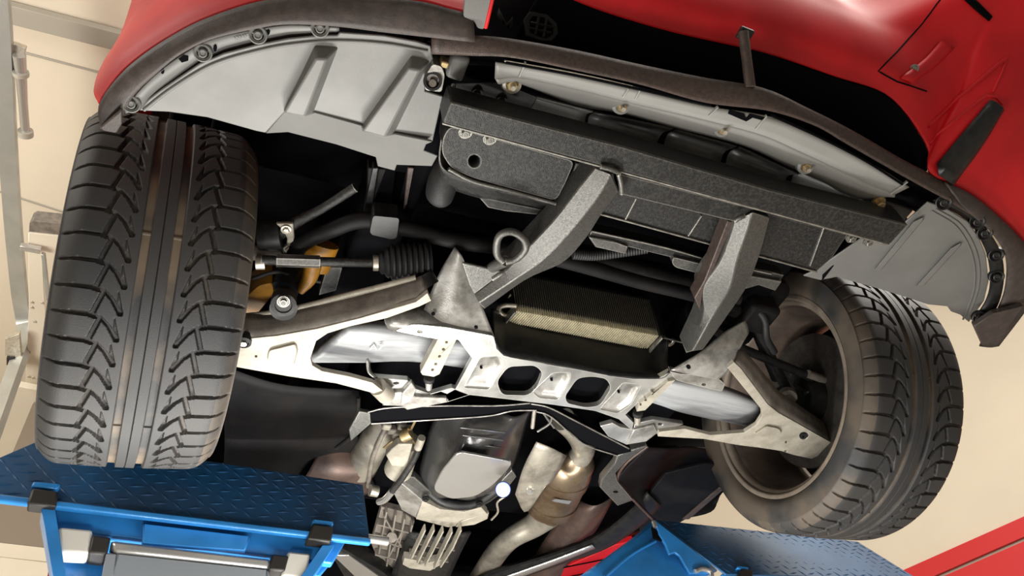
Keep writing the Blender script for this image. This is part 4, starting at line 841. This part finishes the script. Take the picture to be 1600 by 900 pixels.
# exhaust
ex_ = node('exhaust', car, P(870, 750, z=.02), 'stainless exhaust pipe and catalytic converter')
tube('down_pipe', ex_, 'pipe', L3([(880, 655, .02), (900, 675, .02), (912, 700, .02), (900, 722, .02)]), .030, 16, seg=24)
tube('catalyst_shell', ex_, 'exh', L3([(905, 712, .02), (900, 722, .02), (888, 735, .02), (875, 762, .02), (862, 790, .02), (856, 802, .02)]), [.03, .055, .068, .068, .066, .05], 24, seg=32, sy=.75, label='oval catalytic converter in straw-tinted steel')
for q in ([(884, 744), (879, 755)], [(866, 783), (861, 794)]): tube('catalyst_band', ex_, 'exh', [P(a, b, z=.019) for a, b in q], .0695, seg=32, sy=.76)
plate('catalyst_badge', ex_, 'silver', [(862, 782), (866, 784), (889, 788), (893, 783), (868, 780)], ('z', -.036), .001, bev=0)
loft('shield_wing', ex_, 'pipe', [L3([(838, 690, -.03), (818, 730, -.035), (805, 772, -.035)]), L3([(862, 700, -.04), (843, 738, -.045), (822, 800, -.04)]), L3([(885, 712, -.03), (868, 745, -.04), (852, 760, -.045)])], 12, 8, th=.002, smooth=60)
bolt(ex_, P(828, 768, z=-.045), TOCAM(P(828, 768, z=-.045)), .006, .006, 'silver')
tube('tail_pipe', ex_, 'pipe', L3([(856, 800, .02), (835, 820, .02), (800, 840, .02), (775, 865, .03), (750, 905, .04)]), [.045, .034, .030, .032, .034], 20, seg=24)
loft('tunnel_shield', ex_, 'shield', [L3([(900, 780, .05), (860, 830, .05), (830, 880, .05), (810, 930, .05)]), L3([(930, 790, -.0), (895, 838, -.0), (868, 872, 0), (840, 930, 0)]), L3([(960, 775, .03), (930, 830, .03), (905, 850, .03), (870, 930, .03)])], 16, 10, th=.003, smooth=60, label='brown heat shield beside the exhaust')
tube('down_pipe', ex_, 'pipe', L3([(610, 655, .03), (592, 680, .03), (576, 705, .03), (562, 730, .04)]), [.034, .038, .040, .042], 14, seg=24)
loft('side_shield', ex_, 'shield', [L3([(500, 700, .04), (530, 690, .05), (560, 700, .05)]), L3([(480, 740, .0), (520, 745, -.01), (572, 740, .0)]), L3([(450, 780, .04), (520, 790, .04), (575, 770, .03)])], 14, 10, th=.003, smooth=60)
tube('shield_seam', ex_, 'castdark', L3([(603, 668, .0), (588, 700, -.01), (580, 725, -.01), (575, 760, .0)]), .006, 16, seg=8)

# frame rails, floor pans
un = node('floor_pan', car, P(800, 850, z=.05), 'black underbody, tunnel and frame rails')
plate('frame_rail', un, 'black', [(515, 862), (523, 850), (600, 895), (640, 930), (560, 940)], ('z', -.02), .05)
plate('frame_rail', un, 'silver', [(520, 868), (545, 868), (612, 915), (590, 935)], ('z', -.024), .01)
rl = [(1012, 770), (985, 800), (930, 842), (860, 868), (780, 893), (700, 925)]; rl2 = [(1032, 790), (1000, 822), (945, 858), (868, 884), (800, 908), (720, 940)]
loft('side_rail', un, 'black', [[P(a, b - 6, z=.0) for a, b in rl], [P(a, b, z=-.02) for a, b in rl], [P((a + c) / 2, (b + d) / 2, z=-.025) for (a, b), (c, d) in zip(rl, rl2)], [P(a, b, z=-.02) for a, b in rl2]], 20, 9, th=.004, smooth=30)
loft('rail_strip', un, 'silver', [[P(a, b, z=-.03) for a, b in ((925, 851), (868, 873), (800, 897), (700, 932))], [P(a, b, z=-.03) for a, b in ((930, 856), (870, 880), (800, 906), (700, 945))]], 12, 2, th=.004)
plate('sill_panel', un, 'red', [(800, 930), (880, 888), (960, 852), (990, 845), (950, 905), (900, 960)], ('z', .02), .02)
for q in ([(850, 893), (975, 868)], [(870, 905), (930, 893)]): bar('sill_seam', un, 'void', P(*q[0], z=.018), P(*q[1], z=.018), .003, .003, 0)
mb = [(985, 704), (964, 712), (960, 725), (939, 750), (937, 762), (965, 791), (990, 782), (967, 755), (962, 740), (980, 720), (1012, 697)]
plate('tunnel_bracket', un, 'steel', mb, ('z', -.06), .02, bev=.003)
plate('small_hole', un, 'void', rhole(962, 769, 4, 1.5, 8), ('z', -.0615), .002, bev=0)
loft('wheel_house', un, 'liner', [L3([(1012, 698, -.04), (975, 735, -.05), (968, 755, -.05), (1020, 812, -.02)]), L3([(1040, 700, .0), (1000, 735, .0), (1010, 765, .0), (1050, 812, .0)]), L3([(1100, 700, .08), (1070, 735, .08), (1080, 770, .08), (1110, 800, .05)]), L3([(1180, 720, .15), (1160, 750, .15), (1140, 760, .12), (1125, 772, .08)])], 20, 16, th=.004, smooth=60, label='dark liner behind the right wheel')
tube('house_edge', un, 'shield', L3([(1012, 697, -.05), (980, 722, -.052), (965, 745, -.052), (972, 762, -.05), (1020, 812, -.022)]), .004, 20, seg=8)
plate('floor_closing', un, 'void', [(930, 700), (1060, 700), (1060, 815), (960, 840), (900, 860), (830, 880)], ('z', .07), .01)
plate('sill_closing', un, 'liner', [(1000, 790), (1040, 740), (1100, 725), (1160, 728), (1131, 764), (1071, 812), (1040, 830), (1000, 840)], ('z', -.012), .01)
plate('sill_edge', un, 'shield', [(1124, 762), (1133, 763), (1076, 812), (1066, 812)], ('z', -.015), .006)
loft('wheel_house', un, 'liner', [L3([(345, 570, -.06), (440, 600, -.05), (560, 610, -.02)]), L3([(350, 650, -.04), (450, 665, -.02), (565, 660, .0)]), L3([(350, 720, .0), (470, 720, .02), (560, 690, .03)]), L3([(340, 800, .05), (470, 790, .06), (590, 770, .06)])], 20, 16, th=.004, smooth=60, label='dark liner behind the left wheel')
tube('liner_seam', un, 'black', L3([(560, 620, -.02), (558, 650, -.005), (550, 680, .01), (525, 700, .02)]), .005, 16, seg=8)
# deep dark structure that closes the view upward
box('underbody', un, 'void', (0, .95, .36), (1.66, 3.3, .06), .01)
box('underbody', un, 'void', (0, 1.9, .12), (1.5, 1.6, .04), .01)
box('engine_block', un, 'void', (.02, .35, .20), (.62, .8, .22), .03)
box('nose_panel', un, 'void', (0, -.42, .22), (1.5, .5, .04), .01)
for s in (-1, 1):
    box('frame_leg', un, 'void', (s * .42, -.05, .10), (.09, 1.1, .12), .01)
    loft('inner_fender', un, 'liner', [[Vector((s * q, .42 * math.cos(t), .05 + .42 * math.sin(t))) for t in [math.pi * .74 * i / 12 for i in range(13)]] for q in (.56, .87)], 30, 6, th=.004)
    v = []
        # outer fender over the wheel
    row0 = [Vector((s * .915, .40 * math.cos(t), .04 + .40 * math.sin(t))) for t in [math.pi * (.66 - .66 * i / 20) for i in range(21)]]
    row1 = [Vector((s * (.925 - .04 * abs(p.y)), p.y * 1.0, p.z + .05)) for p in row0]; row2 = [Vector((s * .86, p.y * 1.0, .58 + .02 * math.cos(p.y * 3))) for p in row0]; row3 = [Vector((s * .7, p.y * 1.1, .68)) for p in row0]
    loft('fender', un, 'red', [row0, row1, row2, row3], 40, 14, th=.003, smooth=60)
    loft('body_side', un, 'red', [[Vector((s * .885, .52, .22)), Vector((s * .92, 1.2, .16)), Vector((s * .95, 2.4, .12))], [Vector((s * .88, .46, .55)), Vector((s * .90, 1.2, .55)), Vector((s * .95, 2.4, .55))]], 20, 12, th=.004, smooth=60)
for s in (-1, 1): box('sill', un, 'liner', (s * .80, 1.7, .11), (.1, 1.6, .12), .01)
box('hood', un, 'red', (0, .1, .70), (1.4, 1.7, .03), .01)

# small blue-white emissive disc in a black cup, between sump and exhaust
lp = thing('glowing_disc', 'small blue-white glowing disc between oil sump and exhaust', 'lamp', P(786, 765, z=-.16))
lathe('disc_cup', lp, 'black', P(786, 765, z=-.16), TOCAM(P(786, 765, z=-.16)), [(-.03, .010), (-.02, .018), (-.002, .018)], 24)
lathe('lamp_lens', lp, 'glow', P(786, 765, z=-.16), TOCAM(P(786, 765, z=-.16)), [(-.004, .017), (.002, .015), (.004, .006)], 24)

# ================================================================== the lift
def blade(c, ex, ey, ez, l, w, h):
    v = [c + ex * l / 2, c - ex * l / 2, c + ey * w / 2, c - ey * w / 2, c + ez * h]
    return v, [(0, 2, 4), (2, 1, 4), (1, 3, 4), (3, 0, 4), (0, 3, 1, 2)]
def runway(label, tl, tr_, br_, bl, z_, label2):
    n = thing('lift_runway', label, 'vehicle lift', (0, 0, 0)); 
    A, B, Cc, Dd = tl, tr_, br_, bl; n.location = Vector(((A.x + B.x) / 2, .6, FZ))
    nn = (B - A).cross(Dd - A).normalized()
    if nn.dot(CAM - A) < 0: nn = -nn
    th = -nn * .006; v = [A, B, Cc, Dd]; v = v + [p + th for p in v]
    pl_ = mk('tread_plate', v, [(0, 1, 2, 3), (4, 5, 6, 7), (0, 1, 5, 4), (1, 2, 6, 5), (2, 3, 7, 6), (3, 0, 4, 7)], 'blueplate', n, bev=.0015)
    ds = []; w = ((B - A).length + (Cc - Dd).length) / 2; h = ((Dd - A).length + (Cc - B).length) / 2; nx = int(w / .031); ny = max(4, int(h / .021))
    e1 = (B - A).normalized(); e2 = nn.cross(e1); SG = 1 if e2.z > 0 else -1
    for i in range(nx):
        for j in range(ny):
            s, t = (i + .5) / nx, (j + .5) / ny
            p = A.lerp(B, s).lerp(Dd.lerp(Cc, s), t); an = math.radians(14 if (i + j) % 2 else -46)
            d = (e1 * math.cos(an) + e2 * SG * math.sin(an)).normalized(); ds.append(blade(p + nn * .0003, d, nn.cross(d), nn, .031, .0055, .0018))
    V, F = join(*ds); o = mk('tread_pattern', V, F, 'blueplate', n, smooth=0); o['kind'] = 'stuff'
    return n, nn
la_, lb_, lc_, ld_ = P(75, 682, y=.40), P(567, 757, y=.40), P(578, 843, y=.345), P(-110, 762, y=.345)
lr, nn = runway('blue lift runway under the left wheel, LED lamp in its frame', la_, lb_, lc_, ld_, 0, '')
# folded front edge
bar('edge_tube', lr, 'blue', ld_ + nn * .002 + Vector((0, 0, -.008)), lc_ + nn * .002 + Vector((0, 0, -.008)), .014, .014, .004)
YF = .37
def fp(name, par, mt, px, y=YF, th=.03, bev=.003, label=None): return plate(name, par, mt, px, ('y', y), th, bev=bev, label=label)
fp('front_beam', lr, 'blue', [(84, 790), (540, 846), (520, 880), (86, 826)], .37, .02)
fp('side_post', lr, 'blue', [(64, 792), (86, 794), (104, 905), (84, 905)], .345, .05)
fp('side_post', lr, 'blue', [(505, 850), (524, 850), (480, 915), (460, 915)], .345, .05)
fp('grab_plate', lr, 'blue', [(223, 818), (392, 838), (384, 860), (222, 848)], .355, .012, label='folded blue plate hanging from the front beam')
fp('lamp_block', lr, 'white', [(90, 822), (146, 827), (138, 865), (94, 862)], .35, .04, .006)
fp('lamp_block', lr, 'white', [(450, 860), (486, 864), (478, 905), (440, 900)], .35, .04, .006)
fp('lamp_clip', lr, 'blackclip', [(144, 836), (174, 839), (165, 866), (138, 863)], .348, .045, .004)
fp('lamp_clip', lr, 'blackclip', [(425, 865), (452, 868), (446, 892), (420, 890)], .348, .045, .004)
fp('lamp_housing', lr, 'silver', [(172, 842), (425, 872), (422, 888), (176, 862)], .35, .04, .008)
fp('lamp_cover', lr, 'lens', [(180, 864), (422, 890), (416, 960), (160, 930)], .352, .03, .006, label='grey cover of the runway lamp')
fp('lamp_end', lr, 'lens', [(166, 862), (182, 864), (174, 920), (156, 915)], .35, .04, .004)
fp('back_plate', lr, 'blue', [(90, 860), (170, 866), (160, 930), (104, 930)], .40, .01)
fp('back_plate', lr, 'blue', [(84, 822), (520, 876), (500, 900), (440, 900), (420, 870), (180, 845), (90, 835)], .40, .01)
def clip(par, a, b, c, d, y):
    fp('edge_clip', par, 'blackclip', [(a, b), (c, b + (c - a) * .13), (c - 4, d + (c - a) * .13), (a - 8, d)], y, .03, .004, label='black hook over the runway edge')
clip(lr, 50, 762, 92, 786, .332); clip(lr, 488, 818, 522, 842, .332)
fp('clip_top', lr, 'blue', [(52, 752), (95, 756), (90, 764), (48, 760)], .338, .02)
fp('clip_top', lr, 'blue', [(489, 811), (522, 815), (521, 821), (488, 818)], .338, .02)
tube('hinge_pin', lr, 'silver', [P(574, 841, y=.35), P(606, 846, y=.35)], .0095, seg=14)
box('scissor_leg', lr, 'blue', (-.60, 1.5, -1.3), (.08, .12, 2.0), .006)
box('deck', lr, 'blue', (-.60, 1.75, -.235), (.5, 2.6, .03), .006)
ra2, rb2, rc2, rd2 = P(1025, 812, y=.40), P(1340, 846, y=.40), P(1435, 905, y=.345), P(1135, 897, y=.345)
rr, nn = runway('blue lift runway under the right wheel with chipped paint corner', ra2, rb2, rc2, rd2, 0, '')
loft('inner_flange', rr, 'blue', [[P(1022, 811, y=.40), P(1062, 842, y=.38), P(1120, 892, y=.35)], [P(990, 840, y=.385), P(1010, 868, y=.365), P(1060, 920, y=.345)], [P(905, 902, y=.37), P(920, 930, y=.36), P(960, 960, y=.35)]], 12, 8, th=.006)
tube('flange_fold', rr, 'blue', [P(1024, 846, y=.372), P(985, 868, y=.366), P(945, 902, y=.36)], .004, 8, seg=8)
plate('chipped_corner', rr, 'blue', [(1024, 813), (1110, 880), (1112, 895), (1078, 896), (1062, 868), (1055, 863), (1046, 866), (1040, 850), (1030, 835)], ('y', .340), .008, label='lighter chipped blue corner plate')
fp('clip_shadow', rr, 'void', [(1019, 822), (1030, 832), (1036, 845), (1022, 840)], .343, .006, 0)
tube('hinge_pin', rr, 'silver', [P(1021, 815, y=.34), P(1024, 824, y=.34)], .006, seg=10)
tube('hinge_ring', rr, 'silver', [P(1086, 893, y=.335), P(1096, 889, y=.335), P(1110, 893, y=.335), P(1112, 902, y=.335)], .006, 12, seg=10)
clip(rr, 1158, 888, 1178, 915, .335)
fp('clip_top', rr, 'blue', [(1152, 884), (1170, 886), (1170, 890), (1152, 888)], .338, .02)
box('scissor_leg', rr, 'blue', (.95, 1.5, -1.3), (.08, .12, 2.0), .006)
box('deck', rr, 'blue', (.95, 1.75, -.235), (.5, 2.6, .03), .006)
